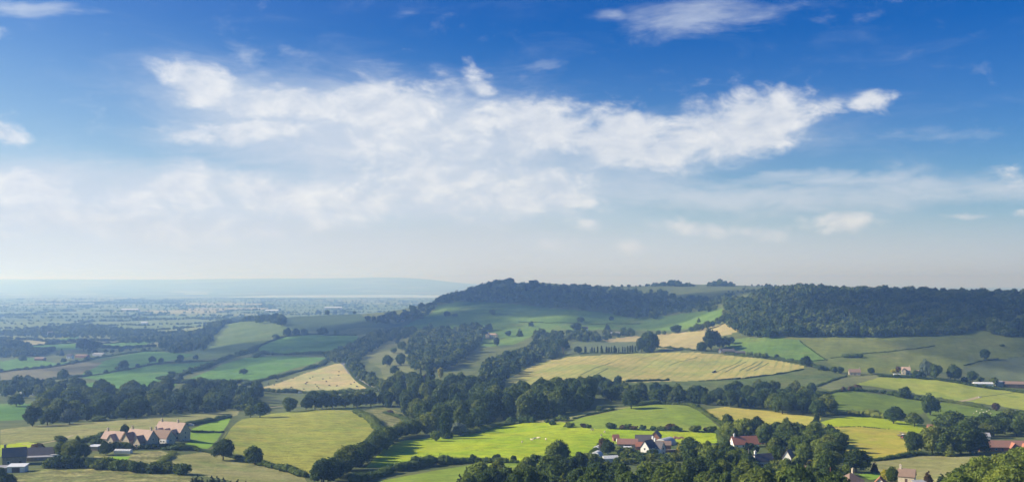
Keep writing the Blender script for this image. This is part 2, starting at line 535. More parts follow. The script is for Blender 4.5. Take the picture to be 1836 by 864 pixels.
def sheet(name, poly, mat, label, dmin=300, dmax=30000, lift=0.05, category='field', over=False):
    """one field or stretch of water: the faces of the ground grid inside the outline, as a sheet laid a few centimetres above it"""
    sel = FRONT & (FD > dmin) & (FD < dmax)
    xs = [p[0] for p in poly]; ys = [p[1] for p in poly]
    sel &= (FPX > min(xs)) & (FPX < max(xs)) & (FPY > min(ys)) & (FPY < max(ys))
    ids = np.nonzero(sel)[0]
    k = inside(FPX[ids], FPY[ids], poly)
    ids = ids[k]
    if not over:
        ids = ids[~FIELD_DONE[ids]]
        FIELD_DONE[ids] = True
    if not len(ids):
        print('EMPTY sheet', label); return None
    q = QUADS[ids]
    u, inv = np.unique(q, return_inverse=True)
    v = GV[u].copy(); v[:, 2] += lift
    o = link(name, mesh_from(name, v, inv.reshape(-1, 4), [mat], smooth=True), kind='structure', label=label, category=category)
    return o
# ------------------------------------------------------------------ fields, water, tracks
SOFT = land_mat('cool_pasture', (.085, .185, .035), (.12, .235, .05), 90, third=(.16, .235, .06), tuss=.3, bump=.3)
SOFT2 = land_mat('hill_pasture', (.10, .18, .035), (.145, .23, .045), 120, third=(.19, .225, .055), tuss=.3, bump=.3, rows=(20, 9, .22, (.07, .12, .04)))
OLIVE = land_mat('dry_pasture', (.15, .17, .065), (.20, .21, .085), 80, third=(.11, .15, .05), tuss=.25, bump=.4)
DULL = land_mat('dull_pasture', (.10, .155, .045), (.135, .185, .055), 90, third=(.15, .18, .065), tuss=.22, bump=.4)
SIDE = land_mat('hillside_pasture', (.13, .165, .04), (.185, .21, .055), 130, third=(.20, .205, .065), tuss=.36, bump=.4, rows=(20, 9, .2, (.10, .13, .04)))
DARKF = land_mat('dark_crop', (.05, .085, .05), (.07, .11, .055), 130, tuss=.15, bump=.3, rows=(35, 11, .2, (.04, .07, .04)))
BROWNF = land_mat('fallow_brown', (.155, .15, .085), (.19, .18, .105), 70, tuss=.2, bump=.3)
STUB = land_mat('stubble', (.46, .37, .17), (.36, .36, .14), 60, third=(.52, .41, .20), tuss=.28, bump=.3)
HAY = land_mat('cut_hay', (.42, .355, .12), (.30, .325, .09), 110, third=(.46, .375, .13), tuss=.24, bump=.3, rows=(24, 10, .6, (.21, .25, .075), .1))
TAN = land_mat('tan_stubble', (.40, .33, .155), (.34, .30, .13), 70, tuss=.15, bump=.3)
ROUGH = land_mat('rough_grass', (.09, .13, .04), (.13, .16, .05), 60, third=(.16, .17, .065), tuss=.6, bump=.7)
VIVID = land_mat('vivid_pasture', (.275, .395, .013), (.365, .43, .022), 45, third=(.19, .31, .012), tuss=.5, bump=.4, fine=1.6)
STRIP = land_mat('light_pasture', (.27, .33, .05), (.33, .36, .065), 80, third=(.22, .29, .04), tuss=.3, bump=.4)
VIVID2 = land_mat('bright_crest', (.35, .43, .015), (.32, .41, .02), 80, tuss=.3, bump=.3)
KNOLL = land_mat('knoll_grass', (.21, .29, .035), (.26, .32, .045), 60, third=(.17, .26, .03), tuss=.36, bump=.4, rows=(48, 8, .4, (.15, .21, .05)))
BIGF = land_mat('ripe_meadow', (.34, .335, .06), (.26, .30, .05), 75, third=(.38, .34, .07), tuss=.62, bump=.7, rows=(62, 7, .42, (.22, .24, .055)), fine=1.5)
PALE = land_mat('pale_meadow', (.25, .255, .085), (.31, .29, .12), 60, third=(.18, .23, .06), tuss=.5, bump=.6, fine=1.5)
GOLD = land_mat('ripe_barley', (.50, .42, .09), (.42, .40, .07), 60, third=(.38, .40, .06), tuss=.26, bump=.3, fine=1.4)
KHAKI = land_mat('khaki_meadow', (.44, .37, .06), (.34, .35, .04), 45, third=(.48, .39, .09), tuss=.36, bump=.4, rows=(80, 6, .35, (.3, .3, .08)), fine=1.4)
TUSSOCK = land_mat('tussocky_meadow', (.17, .19, .06), (.30, .28, .11), 22, third=(.12, .15, .045), tuss=1.1, bump=1.0, fine=1.6)
LAWN = land_mat('lawn', (.21, .36, .04), (.25, .38, .05), 30, tuss=.15, bump=.2, fine=1.0)
SAGE = land_mat('sage_crop', (.115, .15, .075), (.14, .17, .085), 100, tuss=.14, bump=.2, rows=(15, 10, .2, (.10, .13, .065)))
DKGRASS = land_mat('dark_grass', (.12, .18, .025), (.16, .22, .035), 60, third=(.10, .155, .02), tuss=.36, bump=.5)  # grass that is itself a darker green than its neighbours
WATER, g, b = new_mat('estuary_water')
b.inputs['Base Color'].default_value = (.35, .40, .45, 1); b.inputs['Roughness'].default_value = .12; b.inputs['Specular IOR Level'].default_value = .9
n = g.noise(g.node('ShaderNodeNewGeometry').outputs['Position'], .01, 4, .6)
bb = g.node('ShaderNodeBump'); bb.inputs['Strength'].default_value = .15; g.put(bb.inputs['Height'], n.outputs['Fac']); g.put(b.inputs['Normal'], bb.outputs[0])

sheet('river', [(395, 533.4), (520, 533.2), (640, 533.4), (800, 534), (800, 529), (700, 528.4), (560, 529.4), (470, 530.2)], WATER, 'bright tidal river shining across the far edge of the plain', 8000, 14000, 1.0, 'river')
sheet('river', [(330, 526.6), (372, 526), (372, 527.6), (330, 528)], WATER, 'short bright reach of water beyond the tidal river', 9000, 16000, 1.0, 'river')

F = [
 ('narrow green field among the dark woods of the near plain', SOFT, [(42,629),(48,620),(140,615),(143,626)], 1200, 4200),
 ('small green field behind the heavy clump tree on the plain', SOFT, [(180,623),(185,617),(270,610),(280,613),(235,623)], 1200, 4200),
 ('thin green strip field beyond the heavy clump tree', SOFT, [(98,609),(140,602),(143,606),(110,612)], 1200, 4600),
 ('brown fallow field beside the far hedges of the plain', BROWNF, [(0,666),(60,661),(150,649),(186,650),(142,673),(100,680),(40,682),(0,684)], 900, 3000),
 ('cool green pasture above the brown fallow field on the plain', SOFT, [(0,648),(50,640),(100,651),(190,640),(222,631),(232,634),(150,648),(60,660),(0,666)], 1000, 3200),
 ('green pasture with a lone round tree on its lower hedge', SOFT, [(182,648),(225,636),(262,630),(300,631),(348,635),(335,640),(290,649),(265,653),(235,660),(195,667),(142,674)], 900, 3200),
 ('wide bluish pasture below the hedge of the lone round tree', SOFT, [(142,676),(195,669),(235,662),(275,654),(345,650),(395,647),(385,653),(360,663),(335,671),(310,677),(282,680),(318,688),(310,697),(250,701),(190,699),(155,697),(150,688),(185,682)], 900, 2500),
 ('smooth green pasture climbing to the hedge under the ridge', SOFT, [(332,683),(345,676),(375,665),(400,652),(440,641),(505,638),(560,640),(586,641),(560,652),(520,662),(480,676),(440,684),(400,687),(360,686),(335,686)], 1000, 2600),
 ('smooth dome of green pasture below the dark ridge field', SOFT, [(463,622),(500,606),(535,600),(590,600),(642,602),(640,612),(610,622),(578,633),(540,635),(500,634),(468,634)], 1200, 3000),
 ('olive pasture on the flank of the wooded knoll', DULL, [(350,618),(400,613),(460,608),(492,606),(460,622),(430,635),(395,641),(345,646),(318,641),(345,630)], 1200, 3200),
 ('dry grass crown of the wooded knoll', DULL, [(362,602),(385,588),(420,577),(470,572),(500,580),(524,590),(510,600),(470,607),(420,611),(380,612)], 1800, 3600),
 ('dark bluish crop field along the low ridge', DARKF, [(500,564),(540,561),(580,561),(640,560),(655,570),(690,577),(722,582),(700,588),(640,587),(600,594),(530,593),(505,585)], 1900, 3400),
 ('long hill pasture under the spur wood', SOFT2, [(722,586),(745,574),(775,560),(785,547),(820,541),(870,541),(920,545),(1000,553),(1100,562),(1125,569),(1200,566),(1295,552),(1295,572),(1252,584),(1210,593),(1150,592),(1100,590),(1000,592),(960,600),(920,618),(870,622),(800,602),(760,592)], 1500, 3000),
 ('parkland grass dotted with trees beside the winding lane', OLIVE, [(655,627),(680,612),(740,604),(742,625),(730,650),(745,670),(780,682),(740,694),(692,692),(682,660),(662,650)], 1000, 2400),
 ('pale stubble field with dark cattle grazing', STUB, [(456,698),(500,686),(550,668),(600,652),(613,651),(626,664),(646,680),(676,697),(600,703),(540,703),(470,701)], 900, 2200),
 ('tan stubble field running up to the hill wood', TAN, [(1172,600),(1200,598),(1245,594),(1300,578),(1335,588),(1312,598),(1287,603),(1267,615),(1245,627),(1175,624),(1145,618),(1160,606)], 1300, 2600),
 ('thin tan strip of stubble beyond the poplar row', TAN, [(1080,609),(1140,602),(1152,604),(1142,612),(1090,613)], 1300, 2600),
 ('grey green crop behind the row of slim poplars', SAGE, [(1018,621),(1040,611),(1080,607),(1140,612),(1147,622),(1140,631),(1040,634),(1018,634)], 1200, 2400),
 ('great swathed hay field with curved mowing lines', HAY, [(903,684),(930,668),(960,653),(1000,641),(1060,637),(1130,634),(1180,632),(1240,631),(1300,636),(1380,644),(1442,656),(1442,660),(1400,669),(1330,678),(1250,682),(1150,685),(1050,686),(960,690)], 950, 1900),
 ('rough green slope below the hay field', ROUGH, [(1115,686),(1250,683),(1330,679),(1400,670),(1442,661),(1505,666),(1512,672),(1470,690),(1460,702),(1400,707),(1300,710),(1200,708),(1120,702)], 800, 1700),
 ('green strip of pasture beside the slate farm', SOFT2, [(1300,610),(1376,603),(1433,609),(1480,645),(1442,653),(1400,641),(1350,634),(1305,627)], 1000, 1900),
 ('wide pasture under the hanging wood', SIDE, [(1376,604),(1440,600),(1500,598),(1560,598),(1640,598),(1700,595),(1740,590),(1780,594),(1836,598),(1836,638),(1780,645),(1732,655),(1722,666),(1650,668),(1600,670),(1500,664),(1480,645),(1433,609)], 900, 1900),
 ('grey green crop field curving round the pasture edge', SAGE, [(1724,664),(1770,649),(1840,638),(1900,640),(1900,690),(1836,684),(1780,678),(1740,672)], 900, 1900),
 ('pale grass wedge beside the rough green slope', OLIVE, [(1466,693),(1507,677),(1570,672),(1580,675),(1530,690),(1515,695),(1490,702)], 800, 1700),
 ('light green strip field with a sandy track at its edge', STRIP, [(1530,690),(1580,675),(1640,676),(1700,682),(1740,690),(1800,697),(1836,702),(1900,708),(1900,742),(1836,735),(1800,729),(1740,720),(1690,714),(1640,705),(1600,698),(1545,690)], 700, 1700),
 ('dark green grass field between the two bushy hedges', DKGRASS, [(1461,712),(1500,702),(1532,700),(1580,707),(1640,713),(1657,719),(1655,742),(1620,742),(1500,737),(1475,724)], 700, 1400),
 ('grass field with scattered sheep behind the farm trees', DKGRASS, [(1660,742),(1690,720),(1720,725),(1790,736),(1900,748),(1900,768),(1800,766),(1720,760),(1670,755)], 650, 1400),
 ('sunlit bright green crest beyond the khaki meadow', VIVID2, [(1471,756),(1500,749),(1526,746),(1576,748),(1626,756),(1692,770),(1665,777),(1640,776),(1594,768),(1536,764),(1482,764)], 500, 1300),
 ('khaki meadow with a telegraph pole', KHAKI, [(1478,764),(1536,764),(1594,768),(1640,776),(1660,790),(1645,813),(1562,823),(1515,810),(1490,800)], 450, 1100),
 ('tan hay meadow behind the hipped roof house', PALE, [(1562,828),(1640,818),(1750,815),(1770,830),(1720,866),(1650,872),(1600,868),(1560,845)], 350, 900),
 ('golden barley field behind the red roofed house', GOLD, [(1256,735),(1300,729),(1380,737),(1430,743),(1473,749),(1462,768),(1430,772),(1360,772),(1310,766),(1280,748)], 550, 1200),
 ('rounded knoll of striped grass above the white farm', KNOLL, [(1015,757),(1040,749),(1080,741),(1130,729),(1180,724),(1230,726),(1257,738),(1295,770),(1260,775),(1180,773),(1100,769),(1040,767)], 550, 1200),
 ('pale grass strip above the knoll hedge', PALE, [(955,757),(1010,744),(1060,735),(1110,728),(1130,729),(1080,741),(1040,749),(1015,757)], 550, 1200),
 ('vivid green pasture with cream cattle', VIVID, [(655,838),(690,802),(720,790),(790,783),(850,770),(900,763),(955,756),(1015,757),(1040,767),(1100,769),(1180,773),(1295,776),(1295,792),(1230,800),(1150,800),(1090,800),(1060,805),(1040,835),(1000,840),(940,830),(880,825),(800,826),(720,836)], 420, 1200),
 ('sunlit grass strip below the thick hedge', KNOLL, [(620,880),(690,860),(770,845),(850,832),(920,828),(990,834),(960,850),(880,870),(800,885)], 350, 800),
 ('great ripe meadow beside the stone hamlet', BIGF, [(385,806),(405,775),(430,752),(490,741),(560,734),(640,729),(642,740),(660,752),(672,768),(650,792),(622,817),(602,840),(575,850),(545,848),(500,835),(470,822),(430,814)], 400, 1100),
 ('rough tussocky corner below the valley wood', TUSSOCK, [(642,738),(690,730),(735,745),(742,768),(700,775),(672,768),(660,752)], 500, 1200),
 ('long pale meadow above the stone hamlet', PALE, [(0,770),(60,763),(160,757),(240,751),(330,744),(430,735),(425,744),(400,750),(350,754),(330,762),(290,785),(180,785),(110,787),(50,792),(0,798)], 450, 1300),
 ('mown green paddock beside the stone hamlet', LAWN, [(345,768),(372,758),(414,748),(405,768),(392,788),(378,797),(338,787)], 400, 1100),
 ('green corner pasture behind the dark barns', VIVID2, [(0,798),(50,792),(70,795),(60,812),(0,818)], 400, 900),
 ('tussocky meadow below the row of clipped bushes', TUSSOCK, [(0,866),(25,855),(70,840),(170,840),(272,847),(342,852),(360,866),(340,890),(0,890)], 330, 700),
 ('dry sloping meadow below the two round trees', PALE, [(285,838),(310,818),(350,812),(388,808),(430,818),(470,826),(545,854),(560,880),(440,885),(410,860),(345,850)], 350, 800),
 ('small dry garden field below the stone hamlet', TUSSOCK, [(165,836),(170,814),(225,808),(290,808),(312,815),(285,838),(230,842)], 380, 800),
 ('green valley pasture behind the lone spreading tree', SOFT, [(-40,728),(20,722),(86,725),(70,738),(42,752),(-40,756)], 700, 1400),
]
for lab, mt, poly, d0, d1 in F:
    sheet('field', poly, mt, lab, d0, d1)
sheet('lawn', [(188,828),(196,818),(234,818),(226,828)], LAWN, 'small bright lawn in the dry garden field below the stone hamlet', 380, 800, .1, 'lawn', True)
sheet('lawn', [(332,795),(350,789),(385,796),(372,804),(335,802)], LAWN, 'little lawn behind the gardens of the stone hamlet', 380, 800, .1, 'lawn', True)
sheet('lawn', [(1538,850),(1580,848),(1600,854),(1560,860)], LAWN, 'clipped lawn beside the hipped roof house', 350, 800, .1, 'lawn', True)
sheet('farmyard', [(1052,822),(1075,795),(1150,797),(1215,792),(1225,812),(1190,816),(1120,826)], ROUGH, 'grassy yard round the white farmhouse', 420, 900, .1, 'yard', True)


def ground_line(pts, step=3.0, rmin=300.0):
    """world points along the ground under a line of photo pixels, evenly spaced"""
    P = [at(*p, rmin) for p in pts]
    out = [P[0]]
    for a, b_ in zip(P[:-1], P[1:]):
        n = max(1, int((b_ - a).length / step))
        for k in range(1, n + 1):
            q = a.lerp(b_, k / n)
            out.append(Vector((q.x, q.y, float(height(q.x, q.y)))))
    return out


def strip(name, pts, width, mat, label, lift=.14, category='track', rmin=300.0):
    P = ground_line(pts, 4.0, rmin)
    V = []
    for i, p in enumerate(P):
        d = P[min(i + 1, len(P) - 1)] - P[max(i - 1, 0)]
        d.z = 0; d.normalize()
        n = Vector((-d.y, d.x, 0))
        for s in (1, 0, -1):
            q = p + n * (width / 2 * s)
            V.append((q.x, q.y, float(height(q.x, q.y)) + lift + (.05 if s == 0 else 0)))
    Q = []
    for i in range(len(P) - 1):
        for s in (0, 1):
            a = 3 * i + s
            Q.append((a, a + 1, a + 4, a + 3))
    return link(name, mesh_from(name, V, Q, [mat], smooth=True), kind='structure', label=label, category=category)


ROAD = simple_mat('worn_tarmac', (.16, .17, .19), .8, .3, .2, .3)
DIRT = simple_mat('sandy_track', (.42, .35, .2), .95, .1, .2, .3)
RUT = simple_mat('flattened_crop', (.13, .16, .06), .95, .05, .25, .3)
TERR = simple_mat('terrace_bank', (.055, .095, .035), .95, .05, .25, .1)
strip('lane', [(614,650),(620,656),(628,668),(640,680),(655,690),(668,698),(690,702)], 7, ROAD, 'narrow grey lane winding down beside the stubble field')
strip('track', [(40,796),(75,795),(110,788),(130,780)], 2.5, DIRT, 'pale earth track climbing to the stone hamlet')
strip('track', [(0,775),(60,778),(120,778)], 1.0, RUT, 'faint wheel track across the long pale meadow')
strip('track', [(1722,719),(1740,716),(1757,711)], 5, DIRT, 'short sandy track at the end of the light green strip field')
strip('track', [(1757,711),(1790,707),(1818,703)], 1.6, RUT, 'faint path leading on from the sandy track')
strip('track', [(462,735),(480,731),(520,728),(545,727)], 4, DIRT, 'pale track behind the great ripe meadow')
for px0, lab in ((398, 'outer wheel rut down the edge of the great ripe meadow'), (406, 'inner wheel rut down the edge of the great ripe meadow')):
    strip('wheel_rut', [(px0 - 14, 800), (px0, 778), (px0 + 12, 760), (px0 + 26, 752)], .9, RUT, lab, .1, 'wheel rut')
for k, (a, b_, c_) in enumerate([((1284,667),(1310,656),(1330,645)), ((1300,667),(1322,656),(1338,648)), ((1326,665),(1343,656),(1358,648)), ((1338,665),(1356,656),(1367,648)), ((1352,664),(1368,656),(1378,650)), ((1040,672),(1065,660),(1095,650)), ((1055,679),(1075,668),(1090,660)), ((1200,655),(1222,647),(1250,640))]):
    strip('mowing_line', [a, b_, c_], 2.2, RUT, 'dark mowing line in the hay field, ' + ['first', 'second', 'third', 'fourth', 'fifth'][k] + ' from the tractor' if k < 5 else 'dark mowing line in the hay field, ' + ['lowest of the three far from the tractor', 'shortest of the three far from the tractor', 'topmost of the three far from the tractor'][k - 5], .12, 'mowing line')
for k, pts in enumerate([[(832,557),(860,555),(900,557),(940,559)], [(840,562),(880,561),(920,564)], [(825,552),(860,549),(905,551),(930,553)]]):
    strip('terrace_bank', pts, 5, TERR, 'dark terrace bank across the hill pasture, ' + ['middle', 'lowest', 'topmost'][k] + ' of three', .2, 'terrace')
# ------------------------------------------------------------------ foliage: leaf clumps on lobes
def leaf_mat(name, dark, mid, light, trans=.22):
    m, g, b = new_mat(name)
    geo = g.node('ShaderNodeNewGeometry')
    t = g.node('ShaderNodeAttribute', attribute_name='tint').outputs['Fac']
    r = g.node('ShaderNodeObjectInfo').outputs['Random']
    v = g.m('FRACT', g.m('ADD', t, r))
    n = g.noise(geo.outputs['Position'], .45, 3, .6).outputs['Fac']
    isl = geo.outputs['Random Per Island']
    big = g.noise(geo.outputs['Position'], .016, 3, .6).outputs['Fac']       # drifts of lighter and darker kinds through a wood
    v = g.m('ADD', g.m('ADD', g.m('MULTIPLY', v, .66), g.m('MULTIPLY', n, .34)), g.m('MULTIPLY', isl, .22))
    v = g.m('ADD', v, g.m('MULTIPLY', g.m('SUBTRACT', big, .5), .9))
    ramp = g.node('ShaderNodeValToRGB')
    e = ramp.color_ramp.elements
    e[0].position = .22; e[0].color = (*dark, 1)
    e[1].position = .98; e[1].color = (*light, 1)
    k = e.new(.58); k.color = (*mid, 1)
    g.put(ramp.inputs[0], v)
    g.put(b.inputs['Base Color'], ramp.outputs[0])
    b.inputs['Roughness'].default_value = .8
    b.inputs['Specular IOR Level'].default_value = .2
    tr = g.node('ShaderNodeBsdfTranslucent')
    g.put(tr.inputs['Color'], g_scale(g, ramp.outputs[0], 1.3))
    mx = g.node('ShaderNodeMixShader')
    mx.inputs[0].default_value = trans
    g.t.links.new(b.outputs[0], mx.inputs[1]); g.t.links.new(tr.outputs[0], mx.inputs[2])
    out = [x for x in g.t.nodes if x.type == 'OUTPUT_MATERIAL'][0]
    g.t.links.new(mx.outputs[0], out.inputs['Surface'])
    return m


LEAF = {
    'green': leaf_mat('broad_leaves', (.034, .060, .010), (.078, .122, .018), (.16, .19, .032), .30),
    'deep': leaf_mat('deep_green_leaves', (.022, .044, .012), (.046, .084, .016), (.095, .135, .024), .26),
    'fresh': leaf_mat('fresh_leaves', (.085, .125, .018), (.14, .19, .026), (.22, .26, .04), .32),
    'copper': leaf_mat('copper_leaves', (.030, .012, .018), (.045, .018, .022), (.06, .028, .026)),
    'golden': leaf_mat('golden_leaves', (.26, .25, .02), (.36, .33, .03), (.45, .40, .05), .3),
    'silver': leaf_mat('silver_leaves', (.09, .13, .10), (.13, .17, .13), (.17, .21, .16)),
    'russet': leaf_mat('russet_leaves', (.07, .045, .025), (.10, .065, .03), (.12, .085, .04)),
    'conifer': leaf_mat('conifer_needles', (.016, .034, .016), (.028, .050, .022), (.045, .07, .03), .1),
    'wood': leaf_mat('hill_wood_leaves', (.016, .042, .014), (.042, .080, .018), (.115, .145, .032), .26),
}
BARK = simple_mat('bark', (.10, .075, .05), .95, .1, .35, 2.0)


def rot_basis(n, r):
    """two unit vectors square to each row of n, turned at random"""
    h = r.normal(size=n.shape)
    a = np.cross(n, h); a /= np.linalg.norm(a, axis=1, keepdims=True) + 1e-9
    return a, np.cross(n, a)


def leaf_quads(P, N, size, r, loose=.7):
    n = N + r.normal(size=N.shape) * loose
    n /= np.linalg.norm(n, axis=1, keepdims=True) + 1e-9
    a, b_ = rot_basis(n, r)
    s = (size * r.uniform(.6, 1.35, len(P)))[:, None]
    k = r.uniform(.55, 1.0, (len(P), 1))
    V = np.stack([P + a * s + b_ * s * k * .5, P - a * s * .35 + b_ * s * k, P - a * s - b_ * s * k * .5, P + a * s * .35 - b_ * s * k], 1)
    V = V + r.normal(size=V.shape) * (size * .12)
    return V.reshape(-1, 3), np.arange(len(P) * 4).reshape(-1, 4)


def cube_ball(k):
    V, Q = [], []
    for ax in range(3):
        for sg in (-1, 1):
            base = len(V)
            for i in range(k + 1):
                for j in range(k + 1):
                    p = [0, 0, 0]
                    p[ax] = sg; p[(ax + 1) % 3] = (2 * i / k - 1) * sg; p[(ax + 2) % 3] = 2 * j / k - 1
                    V.append(p)
            for i in range(k):
                for j in range(k):
                    a = base + i * (k + 1) + j
                    Q.append((a, a + k + 1, a + k + 2, a + 1))
    V = np.array(V, float); V /= np.linalg.norm(V, axis=1, keepdims=True)
    return V, np.array(Q)


BALL = {k: cube_ball(k) for k in (1, 2, 3, 4)}


def tube(p, q, r0, r1, n=6):
    p, q = np.array(p, float), np.array(q, float)
    d = (q - p) / np.linalg.norm(q - p)
    a = np.cross(d, [1, 0, 0] if abs(d[0]) < .9 else [0, 1, 0]); a /= np.linalg.norm(a)
    b_ = np.cross(d, a)
    t = np.arange(n) * 2 * math.pi / n
    ring = np.cos(t)[:, None] * a + np.sin(t)[:, None] * b_
    V = np.concatenate([p + ring * r0, q + ring * r1])
    Q = [(i, (i + 1) % n, n + (i + 1) % n, n + i) for i in range(n)]
    return V, np.array(Q)


def join(parts):
    V, Q, o = [], [], 0
    for v, q in parts:
        V.append(v); Q.append(q + o); o += len(v)
    return np.concatenate(V), np.concatenate(Q)


def lobes_for(kind, r):
    L = []
    if kind == 'broad':
        rx, rz = r.uniform(.36, .44), r.uniform(.38, .44)
        n = 17
        for i in range(n):
            f = (i + .5) / n
            zz = 1 - 2 * f; a = i * 2.39996 + r.uniform(-.4, .4)
            s = math.sqrt(max(0, 1 - zz * zz * (1.0 if zz > 0 else .5))); k = r.uniform(.52, .86)
            c = np.array([s * math.cos(a) * rx * k, s * math.sin(a) * rx * k, 0.545 + zz * rz * k * (.80 if zz > 0 else 1.02)])
            L.append((c, r.uniform(.11, .235) * (1.0 if zz > -.5 else .85)))
        L.append((np.array([0, 0, .54]), .27))
    elif kind == 'tall':
        for i in range(15):
            z = .17 + .79 * (i / 14); w = .24 * math.sin(math.pi * min(1, (z - .08) / .98)) ** .7
            a = i * 2.4
            L.append((np.array([math.cos(a) * w * .65, math.sin(a) * w * .65, z - .05]), r.uniform(.11, .17)))
    elif kind == 'poplar':
        for i in range(10):
            z = .12 + .80 * i / 9; w = .07 * math.sin(math.pi * min(1, .12 + z * .85)) ** .6
            a = i * 2.4
            L.append((np.array([math.cos(a) * w * .4, math.sin(a) * w * .4, z]), max(.05, .095 * math.sin(math.pi * (.15 + .75 * z)))))
    elif kind == 'cedar':
        for i in range(16):
            z = .42 + .54 * r.uniform() ** .8; a = i * 2.4; w = r.uniform(.1, .36) * (1.15 - .6 * z)
            L.append((np.array([math.cos(a) * w, math.sin(a) * w, z - .06]), r.uniform(.09, .15)))
    elif kind == 'bush':
        for i in range(9):
            a = i * 2.4; w = r.uniform(.15, .42)
            L.append((np.array([math.cos(a) * w, math.sin(a) * w, r.uniform(.28, .68)]), r.uniform(.22, .32)))
        L.append((np.array([0, 0, .42]), .40))
    elif kind == 'conifer':
        for i in range(13):
            z = .10 + .82 * i / 12; w = .21 * (1 - z) + .015
            for j in range(3 if i < 9 else 1):
                a = i * 1.3 + j * 2.094 + r.uniform(-.3, .3)
                L.append((np.array([math.cos(a) * w * .75, math.sin(a) * w * .75, z + r.uniform(-.02, .02)]), .085 * (1.25 - z)))
    return L


def crown(kind, n, size, seed, core=2, loose=.7):
    r = np.random.default_rng(seed)
    L = lobes_for(kind, r)
    C = np.array([c for c, _ in L]); R = np.array([q for _, q in L])
    parts = []
    if core:
        bv, bq = BALL[core]
        for c, q in L:
            parts.append((c + bv * q * (.84 + .10 * r.normal(size=(len(bv), 1)).clip(-1, 1)), bq))
    w = R ** 2 / (R ** 2).sum()
    k = r.choice(len(L), n * 2, p=w)
    d = r.normal(size=(n * 2, 3)); d /= np.linalg.norm(d, axis=1, keepdims=True)
    d[:, 2] = np.where((d[:, 2] < 0) & (r.uniform(size=n * 2) < .35), -d[:, 2], d[:, 2])
    P = C[k] + d * (R[k] * r.uniform(.80, 1.26, n * 2))[:, None]
    dist = np.linalg.norm(P[:, None] - C[None], axis=2) / R[None]
    dist[np.arange(n * 2), k] = 9
    keep = np.nonzero(dist.min(1) > .86)[0][:n]
    parts.append(leaf_quads(P[keep], d[keep], size, r, loose))
    return join(parts)


def trunk(kind, seed):
    r = np.random.default_rng(seed)
    if kind in ('conifer', 'poplar'):
        return tube((0, 0, -.03), (0, 0, .8), .022, .006)
    if kind == 'bush':
        return join([tube((0, 0, -.05), (r.uniform(-.15, .15), r.uniform(-.15, .15), .4), .03, .015, 5) for _ in range(3)])
    parts = [tube((0, 0, -.03), (.01, 0, .28), .034, .024), tube((.01, 0, .28), (0, .01, .62), .024, .008)]
    for i in range(5):
        a = i * 1.26 + r.uniform(-.3, .3)
        parts.append(tube((.008, 0, .20 + .05 * i), (math.cos(a) * .24, math.sin(a) * .24, .46 + .06 * i), .014, .005, 5))
    return join(parts)


LODS = {'near': (1500, .036, 3), 'mid': (620, .052, 2), 'far': (110, .085, 2), 'tiny': (34, .14, 1)}
KINDS_SEEDS = {'broad': 5, 'tall': 3, 'poplar': 2, 'cedar': 1, 'bush': 3, 'conifer': 2}
_crowns, _trunks, _meshes = {}, {}, {}


def crown_geo(kind, lod, var):
    key = (kind, lod, var)
    if key not in _crowns:
        n, s, c = LODS[lod]
        if kind in ('conifer', 'poplar'):
            s *= .7
        if kind == 'bush':
            s *= 1.6; n = int(n * .6)
        _crowns[key] = crown(kind, n, s, 100 * var + len(kind) * 7 + 3, c)
    return _crowns[key]


def trunk_geo(kind, var):
    if (kind, var) not in _trunks:
        _trunks[(kind, var)] = trunk(kind, var + 50)
    return _trunks[(kind, var)]


def crown_mesh(kind, lod, var, mat):
    key = ('c', kind, lod, var, mat)
    if key not in _meshes:
        V, Q = crown_geo(kind, lod, var)
        _meshes[key] = mesh_from(f'{kind}_crown', V, Q, [LEAF[mat]])
    return _meshes[key]


def trunk_mesh(kind, var):
    key = ('t', kind, var)
    if key not in _meshes:
        V, Q = trunk_geo(kind, var)
        _meshes[key] = mesh_from(f'{kind}_trunk', V, Q, [BARK], smooth=True)
    return _meshes[key]


def whole_mesh(kind, lod, var, mat):
    key = ('w', kind, lod, var, mat)
    if key not in _meshes:
        a, b_ = crown_geo(kind, lod, var), trunk_geo(kind, var)
        V, Q = join([a, b_])
        _meshes[key] = mesh_from(f'{kind}_tree', V, Q, [LEAF[mat], BARK], np.r_[np.zeros(len(a[1])), np.ones(len(b_[1]))])
    return _meshes[key]


NAME_OF = {'broad': ('broadleaf_tree', 'tree'), 'tall': ('slender_tree', 'tree'), 'poplar': ('poplar_tree', 'poplar'), 'cedar': ('cedar_tree', 'tree'), 'bush': ('bush', 'bush'), 'conifer': ('conifer_tree', 'conifer')}


REQ = []


def plant(p, h, kind, mat, label, group=None, wide=1.0, seed=None, own=1.0):
    """ask for one tree; grow_all() builds them once it is known which ones show largest"""
    REQ.append(dict(p=p, h=h, kind=kind, mat=mat, label=label, group=group, wide=wide, seed=seed, own=own))


def grow(p, h, kind, mat, label, group, wide, seed, **_):
    """one tree as a thing of its own: crown and trunk, or one mesh when it shows only a few pixels tall"""
    r = random.Random(seed if seed is not None else int(p[0] * 13 + p[1] * 7))
    hp = h * FOC / max(p[1], 50)
    var = r.randrange(KINDS_SEEDS[kind])
    name, cat = NAME_OF[kind]
    lod = 'near' if hp > 24 else 'mid' if hp > 11 else 'far'
    props = dict(label=label, category=cat)
    if group:
        props['group'] = group
    wx = wide * r.uniform(.93, 1.07); wy = wide * r.uniform(.93, 1.07)
    if hp > 15:
        o = empty(name, (p[0], p[1], p[2] - .15), r.uniform(0, 6.28), **props)
        link('crown', crown_mesh(kind, lod, var, mat), o)
        link('trunk', trunk_mesh(kind, var), o)
    else:
        o = link(name, whole_mesh(kind, lod, var, mat), **props)
        o.location = (p[0], p[1], p[2] - .15); o.rotation_euler = (0, 0, r.uniform(0, 6.28))
    o.scale = (h * wx, h * wy, h)


